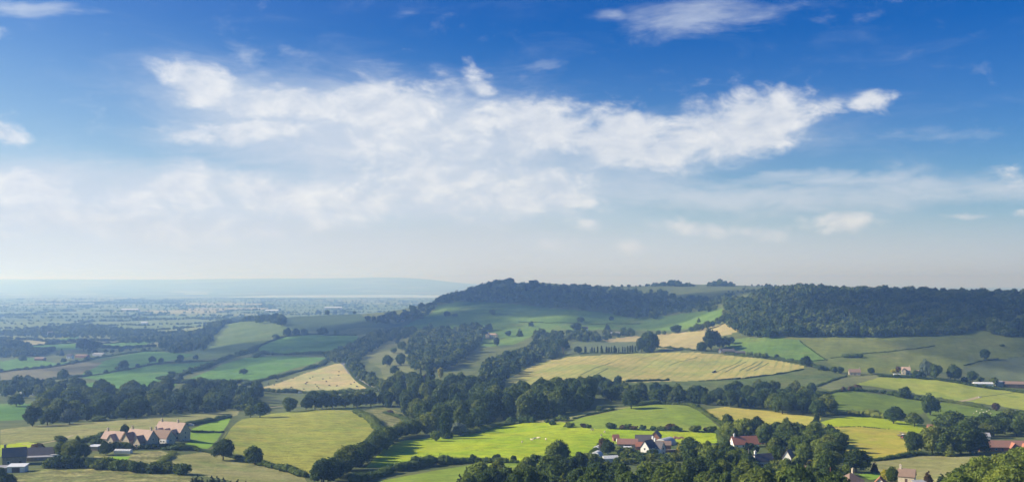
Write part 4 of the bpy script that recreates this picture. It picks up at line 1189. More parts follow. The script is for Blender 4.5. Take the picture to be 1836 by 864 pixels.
# ------------------------------------------------------------------ trees and bushes that stand out on their own: column, row, height (photo px), kind, leaf, label, breadth
ONES = [
 (400,824,38,'broad','green','tall round green tree on the lower hedge of the great ripe meadow',1.08),
 (457,832,33,'broad','green','smaller round tree on the meadow hedge, partner of the taller one',1.12),
 (466,748,28,'broad','deep','wide dark tree at the upper corner of the great ripe meadow',1.3),
 (449,748,22,'broad','green','lower dark tree leaning against the wide corner tree of the ripe meadow',1.1),
 (225,780,19,'broad','deep','round dark tree rising behind the roofs of the stone hamlet',.9),
 (108,792,13,'bush','green','rounded bush on the bank of the pale earth track',1.4),
 (112,821,30,'broad','green','bushy green tree nearest the dark barns',1.1),
 (128,823,34,'broad','green','tallest tree between the dark barns and the pale shed',1.1),
 (147,822,27,'broad','deep','dark rounded tree next to the pale shed roof',1.1),
 (140,806,24,'tall','fresh','thin yellowish tree above the clump by the dark barns',.8),
 (190,815,25,'broad','deep','dark tree between the pale shed and the long glasshouse',1.0),
 (205,806,14,'bush','deep','low dark shrub in front of the first stone cottage',1.6),
 (222,803,12,'bush','green','garden shrub at the foot of the twin gabled house',1.6),
 (172,796,12,'bush','green','bush on the lane side above the pale shed',1.6),
 (282,800,18,'tall','fresh','slim light green tree in front of the stone house porch',.75),
 (66,812,18,'broad','russet','brownish tree behind the roof of the dark barn',1.6),
 (15,866,18,'bush','deep','round dark bush in the bottom left corner below the white shed',1.3),
 (-4,866,30,'broad','deep','dark tree cut by the bottom left corner of the view',1.0),
 (29,728,23,'broad','deep','lone spreading tree casting shade on the green valley pasture',1.35),
 (58,764,36,'broad','deep','tall dark tree at the near end of the valley belt',1.0),
 (85,762,28,'broad','green','dull green tree beside the tall dark one at the end of the valley belt',1.2),
 (125,760,27,'broad','silver','pale bluish tree at the front of the valley belt',1.2),
 (177,755,11,'bush','green','low bush alone at the front edge of the valley belt',2.0),
 (112,682,21,'broad','deep','tall tree at the lower end of the brown fallow field',1.0),
 (88,690,14,'broad','deep','low tree beside the tall one below the brown fallow field',1.2),
 (55,690,15,'broad','deep','wide tree under the brown fallow field near the view edge',1.4),
 (261,700,10,'poplar','conifer','slim dark tree standing in the wide bluish pasture, first of a pair',1.3),
 (278,699,9,'poplar','conifer','slim dark tree standing in the wide bluish pasture, second of a pair',1.5),
 (321,686,16,'broad','silver','pale round tree at the tip of the hedge in the wide bluish pasture',1.1),
 (222,662,17,'broad','deep','lone round tree on the hedge of the green plain pasture',1.1),
 (272,651,13,'broad','deep','larger of two trees sitting on the far hedge corner',1.2),
 (289,650,9,'broad','deep','smaller of two trees sitting on the far hedge corner',1.2),
 (324,648,13,'broad','wood','tree above the hedge between olive and bluish pastures',1.1),
 (351,645,10,'broad','wood','little tree on the edge of the olive pasture',1.1),
 (366,627,12,'broad','deep','dark tree with a shadow on the olive pasture flank',1.1),
 (436,671,11,'broad','deep','lone dark tree in the smooth climbing pasture',1.7),
 (40,648,13,'broad','wood','dark tree at the hedge of the cool green plain pasture',1.2),
 (114,650,9,'broad','wood','small tree before the far brown roofed farm',1.2),
 (150,629,22,'broad','deep','heavy dark clump tree behind the far brown roofed farm',1.4),
 (168,629,18,'broad','deep','lower dark tree joined to the heavy clump behind the far farm',1.4),
 (111,638,15,'conifer','conifer','pointed dark conifer beside the far brown roofed farm',1.3),
 (217,632,9,'broad','wood','lone small tree on the plain beyond the lone round tree',1.2),
 (466,580,14,'broad','deep','dark tree on the ridge above the knoll',1.3),
 (505,584,15,'broad','deep','dark tree on the near edge of the ridge crop field',1.3),
 (517,563,6,'broad','deep','tiny tree alone on the ridge skyline',1.4),
 (571,565,10,'broad','deep','first round tree of the skyline group on the low ridge',1.2),
 (586,565,10,'broad','deep','second round tree of the skyline group on the low ridge',1.1),
 (601,564,8,'broad','deep','third round tree of the skyline group on the low ridge',1.3),
 (615,563,10,'broad','deep','last round tree of the skyline group on the low ridge',1.2),
 (636,563,6,'broad','deep','small skyline tree between the ridge group and the spur wood',1.3),
 (515,603,16,'broad','deep','tallest dark tree on the hedge above the green dome pasture',1.1),
 (531,602,13,'broad','deep','middle dark tree on the hedge above the green dome pasture',1.2),
 (546,601,12,'broad','deep','end tree of the three above the green dome pasture',1.2),
 (580,600,13,'broad','deep','broad dark tree on the rim of the green dome pasture',1.9),
 (603,600,9,'broad','wood','little tree beside the broad one on the dome pasture rim',1.3),
 (721,628,17,'broad','deep','dark parkland tree on the dry bank above the lane',1.0),
 (706,633,10,'broad','deep','low parkland tree below the dark one on the dry bank',1.5),
 (713,617,10,'broad','deep','small parkland tree above the dry bank',1.0),
 (694,656,19,'broad','deep','wide parkland tree in the middle of the dotted grass',1.2),
 (719,655,22,'broad','deep','tall parkland tree in the middle of the dotted grass',1.0),
 (709,671,15,'broad','deep','parkland tree in the lower half of the dotted grass',1.3),
 (715,684,19,'broad','green','large green tree at the foot of the parkland grass',1.5),
 (754,674,11,'poplar','conifer','thin upright young tree in the parkland grass',1.4),
 (739,653,18,'broad','deep','dark tree where the parkland meets the hall wood',1.0),
 (772,598,18,'tall','deep','tall thin tree sticking out above the hall wood',.9),
 (761,598,13,'tall','deep','shorter thin tree above the hall wood',1.0),
 (752,604,14,'broad','deep','round tree on the upper corner of the hall wood',1.0),
 (790,676,17,'tall','golden','golden yellow tree glowing in the dark valley wood',1.0),
 (819,688,11,'broad','golden','first of two small yellow trees above the valley wood',.9),
 (828,689,11,'broad','golden','second of two small yellow trees above the valley wood',.9),
 (767,692,21,'broad','copper','copper beech on the upper edge of the valley wood',1.2),
 (808,694,17,'broad','copper','smaller copper beech beside the little yellow trees',1.2),
 (802,568,11,'broad','deep','dark round tree below the terraces of the hill pasture',1.3),
 (816,567,6,'bush','wood','small bush beside the round tree on the terraces',1.6),
 (883,565,11,'broad','deep','lone tree on the terraces of the hill pasture',1.3),
 (876,593,14,'broad','deep','tall tree behind the pale hall',1.1),
 (911,603,11,'broad','deep','round tree at the garden end of the pale hall',1.2),
 (890,620,16,'broad','deep','dark tree on the lawn below the pale hall',.8),
 (848,632,24,'broad','wood','tall rounded tree on the slope below the pale hall',.9),
 (932,603,16,'conifer','deep','pointed dark tree on the hill pasture beside the hall',1.8),
 (952,586,11,'broad','wood','small airy tree alone on the hill pasture',1.0),
 (1041,578,11,'broad','deep','round tree on the far pasture hedge above the little white house',1.4),
 (1096,576,10,'broad','wood','small tree under the point of the spur wood',1.1),
 (1089,591,13,'conifer','conifer','lone pointed tree on the pasture near the grey farm',1.8),
 (1034,594,15,'broad','deep','dark tree behind the little white house',1.5),
 (1118,597,11,'broad','deep','first round tree beyond the grey roofed farm',1.2),
 (1130,597,10,'broad','deep','second round tree beyond the grey roofed farm',1.3),
 (1212,598,16,'broad','deep','large round tree on the upper hedge of the tan stubble',1.3),
 (1180,601,10,'broad','deep','small tree on the corner of the tan stubble',1.1),
 (1191,600,8,'broad','deep','smaller tree next along the tan stubble hedge',1.1),
 (1240,594,9,'broad','deep','low tree on the tan stubble hedge near the slope trees',1.4),
 (1253,578,10,'conifer','deep','lone dark tree in the hill pasture under the wood',1.7),
 (1010,634,27,'cedar','deep','flat topped cedar at the end of the poplar row',1.2),
 (1036,633,13,'broad','deep','round dark tree between cedar and poplars',1.2),
 (1150,632,28,'broad','deep','dark tree at the foot of the tall clump ending the poplar row',.8),
 (1163,632,37,'tall','deep','tallest dark tree ending the poplar row',1.2),
 (1171,629,31,'broad','deep','dark tree at the tan field side of the tall clump',.75),
 (1275,627,36,'broad','deep','tall leaning dark tree above the slate farm',.85),
 (1257,629,16,'broad','deep','low round tree by the hay field corner near the slate farm',1.2),
 (1291,625,22,'broad','deep','mid height tree behind the slate farm',.9),
 (1302,622,18,'broad','deep','dark tree at the gable of the slate farm',1.0),
 (1311,616,13,'broad','deep','small tree uphill of the slate farm',1.1),
 (1345,639,10,'bush','green','bush by the slate farm, next to its yard',1.2),
 (1358,641,10,'bush','green','bush by the slate farm, middle of three',1.3),
 (1372,643,11,'bush','deep','bush by the slate farm, farthest from its yard',1.3),
 (1445,657,20,'broad','deep','dark round tree at the far tip of the hay field',1.0),
 (1393,645,11,'broad','deep','small tree on the hedge between hay field and green strip',1.0),
 (1470,664,11,'broad','green','rounded tree along the lane hedge by the brown cottage',1.1),
 (1495,669,13,'broad','deep','purple dark tree beside the brown cottage',.9),
 (1507,670,13,'broad','deep','dark tree touching the brown cottage',.9),
 (1562,670,12,'broad','deep','round tree on the garden side of the brown cottage',1.1),
 (1610,668,12,'broad','russet','reddish tree beside the pink house',.9),
 (1602,668,8,'bush','golden','yellow shrub next to the reddish tree at the pink house',1.2),
 (1660,678,34,'broad','silver','silvery blue tall tree beside the pink house',.7),
 (1645,678,14,'broad','deep','dark low tree in front of the silvery one',1.2),
 (1676,679,26,'broad','green','green tree on the barn side of the silvery one',1.0),
 (1712,682,28,'broad','green','big spreading tree on the lane above the strip field',1.0),
 (1744,684,20,'broad','deep','pyramid shaped dark tree by the long barns',.9),
 (1729,684,9,'bush','deep','dark bush left of the pyramid shaped tree',1.3),
 (1758,684,10,'bush','green','bush between the pyramid shaped tree and the white barn',1.1),
 (1783,692,17,'broad','green','green tree hiding the joint of the long barns',1.0),
 (1765,644,19,'broad','deep','lone round tree on the pasture under the hanging wood',1.1),
 (1797,621,5,'bush','deep','tiny dark bush on the upper pasture path',1.6),
 (1622,714,22,'broad','green','round tree on the thick hedge of the strip field',1.15),
 (1512,702,10,'broad','russet','brown leafed small tree on the hedge of the strip field',.9),
 (1525,700,9,'bush','russet','brown bush on the hedge corner of the strip field',1.3),
 (1538,698,10,'bush','russet','second brown bush on the hedge corner of the strip field',1.3),
 (1668,744,38,'broad','deep','tall dark double tree in the middle of the shaded grass',.9),
 (1602,759,31,'broad','deep','wide dark oak behind the sunlit crest',1.3),
 (1640,764,25,'broad','green','lighter tree between the oak and the big dark tree',1.3),
 (1702,774,38,'broad','deep','largest dark round tree beyond the sunlit crest',1.5),
 (1785,736,15,'broad','russet','reddish brown thorn tree at the edge of the sheep field',1.2),
 (1808,750,18,'broad','green','green tree behind the reddish thorn tree',1.4),
 (1826,748,12,'broad','deep','low dark tree on the view edge by the sheep field',1.5),
 (1752,765,14,'conifer','deep','small pointed tree beside the largest dark round tree',1.4),
 (1693,806,38,'broad','copper','dark copper beech rising behind the dark row by the khaki meadow',.9),
 (1702,818,30,'conifer','fresh','yellowish conifer in front of the dark row by the khaki meadow',1.4),
 (1535,846,42,'broad','green','great round tree between the khaki meadow and the hipped roof house',1.2),
 (1520,852,20,'broad','fresh','lighter bush at the foot of the great round tree',1.2),
 (1568,846,21,'conifer','russet','reddish conifer next to the great round tree',1.6),
 (1464,772,30,'tall','deep','slim dark tree standing up against the sunlit crest',.7),
 (1305,778,34,'tall','green','tall twin tree at the end of the barley field',1.2),
 (1318,782,24,'broad','green','lower half of the twin tree at the barley field end',1.0),
 (1313,795,28,'broad','fresh','light green tree beside the white gable of the red roofed house',.9),
 (1375,796,34,'broad','deep','tall dark tree behind the red roofed house',.85),
 (1398,796,33,'broad','deep','second tall dark tree behind the red roofed house',.9),
 (1342,817,24,'cedar','conifer','dark flat topped pine in front of the red roofed house',1.2),
 (1319,814,15,'bush','green','low rounded shrub in front of the white gable of the red roofed house',1.2),
 (1354,814,18,'broad','deep','dark tree hiding the wall of the red roofed house',.9),
 (1330,818,16,'broad','fresh','light green small tree before the red roofed house',1.0),
 (1240,819,34,'broad','deep','broad dark tree on the garden side of the white farmhouse',1.1),
 (1218,816,24,'conifer','golden','golden conifer against the broad dark garden tree',1.5),
 (1198,818,10,'conifer','golden','small golden conifer on the farmhouse lawn',1.6),
 (1266,812,9,'conifer','golden','tiny golden conifer among the village gardens',1.6),
 (1090,814,28,'broad','green','green tree between the polytunnels and the brick barn',1.0),
 (1082,806,22,'broad','russet','brownish tree at the corner of the farm orchard',.9),
 (1000,832,44,'broad','fresh','big light green tree at the corner of the vivid pasture',1.05),
 (1046,832,18,'broad','deep','dark bush tree below the polytunnels',1.0),
 (943,832,13,'broad','deep','small dark tree on the lower edge of the vivid pasture',1.0),
 (960,834,20,'broad','deep','dark tree next to the big light green one',1.3),
 (921,828,13,'broad','deep','round bush tree at the end of the thick hedge',1.0),
 (890,828,15,'broad','deep','round tree on the thick hedge below the vivid pasture, outermost of two',1.2),
 (848,829,16,'broad','deep','round tree on the thick hedge below the vivid pasture, innermost of two',1.0),
 (1132,732,32,'broad','green','big lone tree on the brow of the striped knoll',1.05),
 (1075,738,12,'broad','deep','small tree on the knoll hedge',1.1),
 (981,757,7,'bush','deep','bush at the low end of the knoll hedge, first of a pair',1.4),
 (990,761,9,'bush','deep','bush at the low end of the knoll hedge, second of a pair',1.4),
 (996,755,8,'bush','deep','small bush beside the long dark one on the knoll hedge',1.3),
 (1010,754,11,'bush','deep','long dark bush on the knoll hedge',2.0),
 (1250,734,11,'broad','deep','little tree on the barley side of the knoll',1.0),
 (1600,866,30,'broad','green','green tree between the golden tree and the brown roofed house',.9),
 (1588,862,22,'broad','golden','bright golden tree in the bottom village gardens',.9),
 (1664,866,25,'conifer','russet','reddish conifer below the tan hay meadow',1.5),
 (1688,868,22,'conifer','conifer','dark conifer beside the reddish one below the tan hay meadow',1.8),
 (1408,846,26,'broad','fresh','light green tree in front of the peeking white gable',1.0),
 (1452,838,14,'tall','golden','pale yellow upright shrub among the village gardens',1.2),
 (780,790,19,'broad','fresh','light green tree at the foot of the valley wood',1.2),
 (822,780,24,'broad','silver','pale tree at the lower edge of the valley wood',1.2),
 (804,786,12,'bush','green','bush between the pale tree and the light green one by the valley wood',1.5),
 (700,742,9,'bush','russet','pinkish bush in the tussocky corner',1.2),
]
for (px, py, hp, kd, mt, lab, wd) in ONES:
    tree_px(px, py, hp, kd, mt, lab, wd)
belt(None, 0, 4, 8.5, 'the hedge above the brown fallow', 'hedge bushes above the brown fallow', kinds=('bush',), mats=('deep', 'wood'), wide=1.1, seed=61, points=row_points([(0,667),(60,661),(110,655),(150,648),(186,640),(225,634),(262,629),(330,631)], 42, 4, 61))
belt(None, 0, 4, 8.5, 'the hedge by the lone tree', 'hedge bushes by the lone round tree', kinds=('bush',), mats=('deep', 'wood'), wide=1.1, seed=62, points=row_points([(0,684),(60,682),(100,680),(142,675),(195,668),(235,661),(275,653),(345,648)], 38, 3, 62))
belt(None, 0, 4, 9, 'the hedge below the olive pasture', 'hedge bushes below the olive pasture', kinds=('bush',), mats=('deep', 'green'), wide=1.1, seed=63, points=row_points([(285,680),(338,668),(362,661),(395,648),(420,640),(462,622)], 24, 4, 63))
grow_all()

# ------------------------------------------------------------------ hedges
HEDGES = [
 ([(45,621),(90,617),(140,614)], 3, 5, 'far hedge along the narrow green field of the near plain', 'deep'),
 ([(180,616),(230,612),(272,609)], 3, 5, 'far hedge above the small green field on the plain', 'deep'),
 ([(0,667),(60,661),(110,655),(150,648),(186,640),(225,634),(262,629),(330,631)], 2.5, 5, 'long far hedge above the brown fallow field', 'deep'),
 ([(0,684),(60,682),(100,680),(142,675),(195,668),(235,661),(275,653),(300,650),(345,648),(395,646)], 2.2, 4, 'far hedge passing the lone round tree', 'deep'),
 ([(285,680),(310,676),(338,668),(362,661),(395,648),(420,640),(448,632),(462,622)], 4, 6, 'bushy hedge between the bluish and the climbing pastures', 'deep'),
 ([(318,687),(300,681),(282,679)], 3, 6, 'short hedge spur with the pale round tree at its tip', 'deep'),
 ([(463,622),(480,614),(505,605),(520,601),(560,599),(640,601)], 2.5, 4, 'hedge rimming the green dome pasture', 'deep'),
 ([(455,641),(470,635),(510,636),(550,635),(582,634)], 5, 7, 'thick hedge below the green dome pasture', 'deep'),
 ([(440,690),(470,682),(500,676),(525,668),(550,662),(575,655),(590,645)], 4.2, 7, 'line of bushes above the stubble field', 'deep'),
 ([(330,686),(400,688),(440,686)], 5, 8, 'bushes along the bottom of the climbing pasture', 'deep'),
 ([(455,701),(500,704),(540,704),(600,705),(672,701)], 4, 6, 'hedge along the foot of the stubble field', 'green'),
 ([(620,656),(632,674),(650,690),(676,702)], 2.2, 3, 'low hedge between winding lane and stubble field', 'green'),
 ([(637,866),(690,850),(730,840),(780,833),(830,830),(870,829)], 4.2, 6, 'thick hedge along the bottom of the vivid pasture', 'deep'),
 ([(870,829),(900,829),(925,829)], 2.5, 4, 'thin end of the thick hedge by the small trees', 'deep'),
 ([(462,832),(490,839),(520,847),(545,855)], 3.2, 4.5, 'hedge under the great ripe meadow', 'deep'),
 ([(405,818),(430,824),(455,830)], 1.8, 3, 'low hedge between the two round trees of the ripe meadow', 'deep'),
 ([(288,806),(310,806),(345,805),(380,812)], 2.2, 3.5, 'garden hedge running out to the tall round tree', 'green'),
 ([(330,763),(370,756),(412,748)], 2.2, 3.5, 'hedge above the mown green paddock', 'deep'),
 ([(345,775),(375,775),(400,775)], 1.0, 1.5, 'thin hedge crossing the mown green paddock', 'deep'),
 ([(138,795),(160,790),(188,784)], 3.2, 5, 'roadside hedge leading to the stone hamlet', 'green'),
 ([(205,803),(240,805),(275,804),(325,800)], 3.2, 4.5, 'dark garden hedge below the stone hamlet', 'deep'),
 ([(275,838),(290,828),(305,818),(312,812)], 1.6, 3, 'scrubby hedge climbing beside the dry sloping meadow', 'green'),
 ([(690,740),(710,746),(725,752),(735,762)], 2.5, 6, 'scrub rim of the tussocky corner by the valley wood', 'green'),
 ([(640,740),(655,748),(668,758),(680,772),(690,785)], 4, 6, 'curved hedge between the ripe meadow and the tussocky corner', 'green'),
 ([(830,780),(860,772),(890,764),(915,760)], 3.5, 6, 'bushy fringe between the valley wood and the vivid pasture', 'green'),
 ([(915,760),(935,758),(955,757)], 5, 6, 'dark bushes at the corner of the tall plantation', 'deep'),
 ([(1028,751),(1060,743),(1100,735)], 1.6, 2.2, 'low broken hedge up the side of the striped knoll', 'deep'),
 ([(1095,769),(1180,772),(1290,776)], .9, 1.2, 'low hedge line joining the dotted bushes', 'deep'),
 ([(1240,729),(1265,743),(1285,755),(1300,765)], 2.6, 4, 'hedge between the striped knoll and the barley', 'green'),
 ([(1140,728),(1190,724),(1240,727)], 3.0, 5, 'scrub along the back of the striped knoll', 'green'),
 ([(1180,623),(1240,628),(1300,633),(1380,642),(1440,654),(1500,666)], 2.6, 4, 'long hedge over the top of the hay field', 'deep'),
 ([(1040,635),(1100,633),(1145,632)], 1.6, 3, 'low hedge at the feet of the slim poplars', 'deep'),
 ([(1380,644),(1410,648),(1440,653),(1480,664)], 4, 5, 'bushes thickening the end of the long hay field hedge', 'deep'),
 ([(1118,685),(1150,683),(1200,682)], 2.2, 3, 'dark hedge at the bottom of the hay field', 'deep'),
 ([(1250,683),(1330,679),(1400,670),(1440,662)], 1.4, 2.5, 'thin hedge under the tractor side of the hay field', 'deep'),
 ([(960,690),(990,688),(1040,688)], 4.5, 7, 'dark hedge behind the tall plantation', 'deep'),
 ([(1464,693),(1490,683),(1517,675)], 1.8, 2.5, 'hedge slanting down the pale grass wedge', 'deep'),
 ([(1462,710),(1490,704),(1515,700),(1530,697)], 3.2, 5, 'dark hedge above the dark green grass field', 'deep'),
 ([(1525,700),(1560,702),(1590,706),(1615,712),(1655,718)], 4.2, 8, 'thick leafy hedge below the strip field', 'green'),
 ([(1684,719),(1720,723),(1770,733)], 3, 6, 'scrubby hedge above the sheep field', 'green'),
 ([(1468,745),(1510,743),(1550,745),(1585,750)], 5, 9, 'deep leafy hedge behind the sunlit crest', 'green'),
 ([(1561,826),(1600,822),(1640,816),(1690,816)], 2.0, 2.5, 'dark hedge dividing khaki and tan meadows', 'deep'),
 ([(1690,817),(1720,816),(1752,815)], 1.6, 2.2, 'low hedge continuing past the dark row', 'green'),
 ([(1578,675),(1640,677),(1700,684),(1750,693),(1800,699),(1840,705)], 3, 5, 'lane hedge below the pink house and long barns', 'green'),
 ([(1433,610),(1455,627),(1482,646)], .9, 1.2, 'straight field hedge down the green strip', 'deep'),
 ([(1455,648),(1470,646),(1484,645)], .9, 1.2, 'short hedge at the foot of the green strip', 'deep'),
 ([(1490,642),(1560,633),(1620,627),(1675,620)], .9, 1.6, 'faint hedge across the wide hillside pasture', 'deep'),
 ([(1513,641),(1528,641),(1543,641)], 6, 9, 'oval thicket alone in the wide hillside pasture', 'deep'),
 ([(1728,655),(1760,647),(1790,643)], .9, 1.6, 'dark edge hedge by the lone round pasture tree', 'deep'),
 ([(930,577),(980,579),(1060,582),(1150,580)], 1.2, 2.5, 'thin far hedge across the hill pasture', 'deep'),
 ([(1482,766),(1536,765),(1594,769)], .7, .9, 'low dark line between sunlit crest and khaki meadow', 'deep'),
 ([(1310,768),(1350,772),(1390,772)], 2.6, 4, 'hedge at the lower edge of the barley', 'deep'),
 ([(1052,826),(1064,810),(1078,796)], 1.4, 2.5, 'scrubby garden edge beside the polytunnels', 'green'),
 ([(1290,776),(1294,790),(1300,800)], 3, 5, 'hedge closing the vivid pasture beside the red roofed house', 'deep'),
]
for pts, h, w, lab, mt in HEDGES:
    hedge(pts, h, w, lab, mt, gap=.16 if h < 2 else .05)
# ------------------------------------------------------------------ buildings
STONE = simple_mat('pale_stone', (.50, .43, .31), .9, .15, .28, 1.2)
STONE_D = simple_mat('dark_stone', (.30, .25, .18), .9, .15, .3, 1.2)
WHITE = simple_mat('white_render', (.76, .75, .71), .8, .2, .08, 1.0)
CREAM = simple_mat('cream_render', (.62, .54, .42), .85, .2, .12, 1.0)
BRICK = simple_mat('red_brick', (.30, .15, .10), .9, .15, .25, 1.5)
GLASS = simple_mat('window_glass', (.03, .035, .045), .15, .6, .2, 1.0)
FRAME = simple_mat('window_paint', (.70, .70, .68), .6, .3, .05, 1.0)
DOORP = simple_mat('door_paint', (.12, .08, .06), .6, .3, .1, 1.0)
TIN = simple_mat('weathered_tin', (.48, .50, .52), .5, .4, .18, .7, .2)
PLASTIC = simple_mat('polythene_skin', (.66, .68, .66), .45, .4, .15, .8)
DARKM = simple_mat('dark_rubber', (.025, .025, .028), .8, .2, .1, 2.0)
REDP = simple_mat('red_paint', (.50, .07, .05), .4, .5, .1, 2.0)
GREYP = simple_mat('grey_paint', (.25, .27, .30), .4, .5, .1, 2.0)
POLEM = simple_mat('creosoted_wood', (.10, .07, .05), .9, .1, .3, 3.0)


def roof_mat(name, col, course=.34, vary=.3):
    m, g, b = new_mat(name)
    tc = g.node('ShaderNodeTexCoord').outputs['Object']
    n = g.noise(tc, .55, 5, .65).outputs['Fac']
    n2 = g.noise(g.mapping(tc, sc=(3.2, 2.4, 2.4)), 1.0, 2, .5).outputs['Fac']
    s = g.node('ShaderNodeSeparateXYZ'); g.t.links.new(tc, s.inputs[0])
    w = g.m('FRACT', g.m('DIVIDE', s.outputs[2], course))
    v = g.m('ADD', g.m('ADD', 1 - vary * .9, g.m('MULTIPLY', n, vary * 1.2)), g.m('MULTIPLY', g.m('SUBTRACT', n2, .5), vary * .8))
    v = g.m('MULTIPLY', v, g.ss(w, 0.0, .25, .82, 1.0))
    c = g.node('ShaderNodeCombineColor')
    for i in range(3):
        g.put(c.inputs[i], g.m('MULTIPLY', v, col[i]))
    g.put(b.inputs['Base Color'], c.outputs[0])
    b.inputs['Roughness'].default_value = .85
    return m


R_PINK = roof_mat('rosy_tiles', (.50, .36, .285))
R_BROWN = roof_mat('brown_tiles', (.30, .21, .16))
R_SLATE = roof_mat('dark_slate', (.14, .13, .135))
R_RED = roof_mat('orange_red_tiles', (.44, .19, .125))
R_RUST = roof_mat('rusty_tiles', (.36, .205, .155))
R_GREY = roof_mat('grey_sheet_roof', (.36, .36, .38), .9, .2)
R_WHITE = roof_mat('pale_sheet_roof', (.66, .68, .70), 1.2, .1)


class MB:
    def __init__(self):
        self.v, self.f = [], []

    def add(self, V, F):
        o = len(self.v)
        self.v += [tuple(p) for p in V]
        self.f += [tuple(i + o for i in q) for q in F]
        return self

    def box(self, x0, y0, z0, x1, y1, z1):
        V = [(x0, y0, z0), (x1, y0, z0), (x1, y1, z0), (x0, y1, z0), (x0, y0, z1), (x1, y0, z1), (x1, y1, z1), (x0, y1, z1)]
        return self.add(V, [(3, 2, 1, 0), (4, 5, 6, 7), (0, 1, 5, 4), (1, 2, 6, 5), (2, 3, 7, 6), (3, 0, 4, 7)])

    def prism(self, prof, x0, x1):
        """profile in (y, z) swept along x"""
        n = len(prof)
        V = [(x0, y, z) for y, z in prof] + [(x1, y, z) for y, z in prof]
        F = [(i, n + i, n + (i + 1) % n, (i + 1) % n) for i in range(n)] + [tuple(range(n)), tuple(range(2 * n - 1, n - 1, -1))]
        return self.add(V, F)

    def cyl(self, c, r, h, axis=2, n=10, r2=None):
        r2 = r if r2 is None else r2
        V = []
        for k, rr, t in ((0, r, 0), (1, r2, h)):
            for i in range(n):
                a = 2 * math.pi * i / n
                p = [0, 0, 0]
                p[axis] = c[axis] + t; p[(axis + 1) % 3] = c[(axis + 1) % 3] + rr * math.cos(a); p[(axis + 2) % 3] = c[(axis + 2) % 3] + rr * math.sin(a)
                V.append(p)
        F = [(i, (i + 1) % n, n + (i + 1) % n, n + i) for i in range(n)] + [tuple(range(n - 1, -1, -1)), tuple(range(n, 2 * n))]
        return self.add(V, F)

    def turn(self, dx, dy, yaw, dz=0):
        c, s = math.cos(yaw), math.sin(yaw)
        self.v = [(x * c - y * s + dx, x * s + y * c + dy, z + dz) for x, y, z in self.v]
        return self

    def make(self, name, mat, parent=None, **props):
        me = bpy.data.meshes.new(name)
        me.from_pydata(self.v, [], self.f)
        me.materials.append(mat)
        bm = bmesh.new(); bm.from_mesh(me)
        bmesh.ops.recalc_face_normals(bm, faces=bm.faces[:])
        bm.to_mesh(me); bm.free()
        return link(name, me, parent, **props)


def window(parent, x, y, z, w, h, yaw, dx, dy, face):
    """frame standing proud of the wall with a dark pane as its own piece; face: 'front' (-y), 'left' (-x), 'right' (+x)"""
    f, p = MB(), MB()
    if face == 'front':
        f.box(x - w / 2, y - .07, z, x + w / 2, y + .02, z + h); p.box(x - w / 2 + .12, y - .10, z + .12, x + w / 2 - .12, y - .02, z + h - .12)
    else:
        s = -1 if face == 'left' else 1
        a, b_ = sorted((x + s * .07, x - s * .02)); c, d = sorted((x + s * .10, x + s * .02))
        f.box(a, y - w / 2, z, b_, y + w / 2, z + h); p.box(c, y - w / 2 + .12, z + .12, d, y + w / 2 - .12, z + h - .12)
    fo = f.turn(dx, dy, yaw).make('window', FRAME, parent)
    p.turn(dx, dy, yaw).make('pane', GLASS, fo)


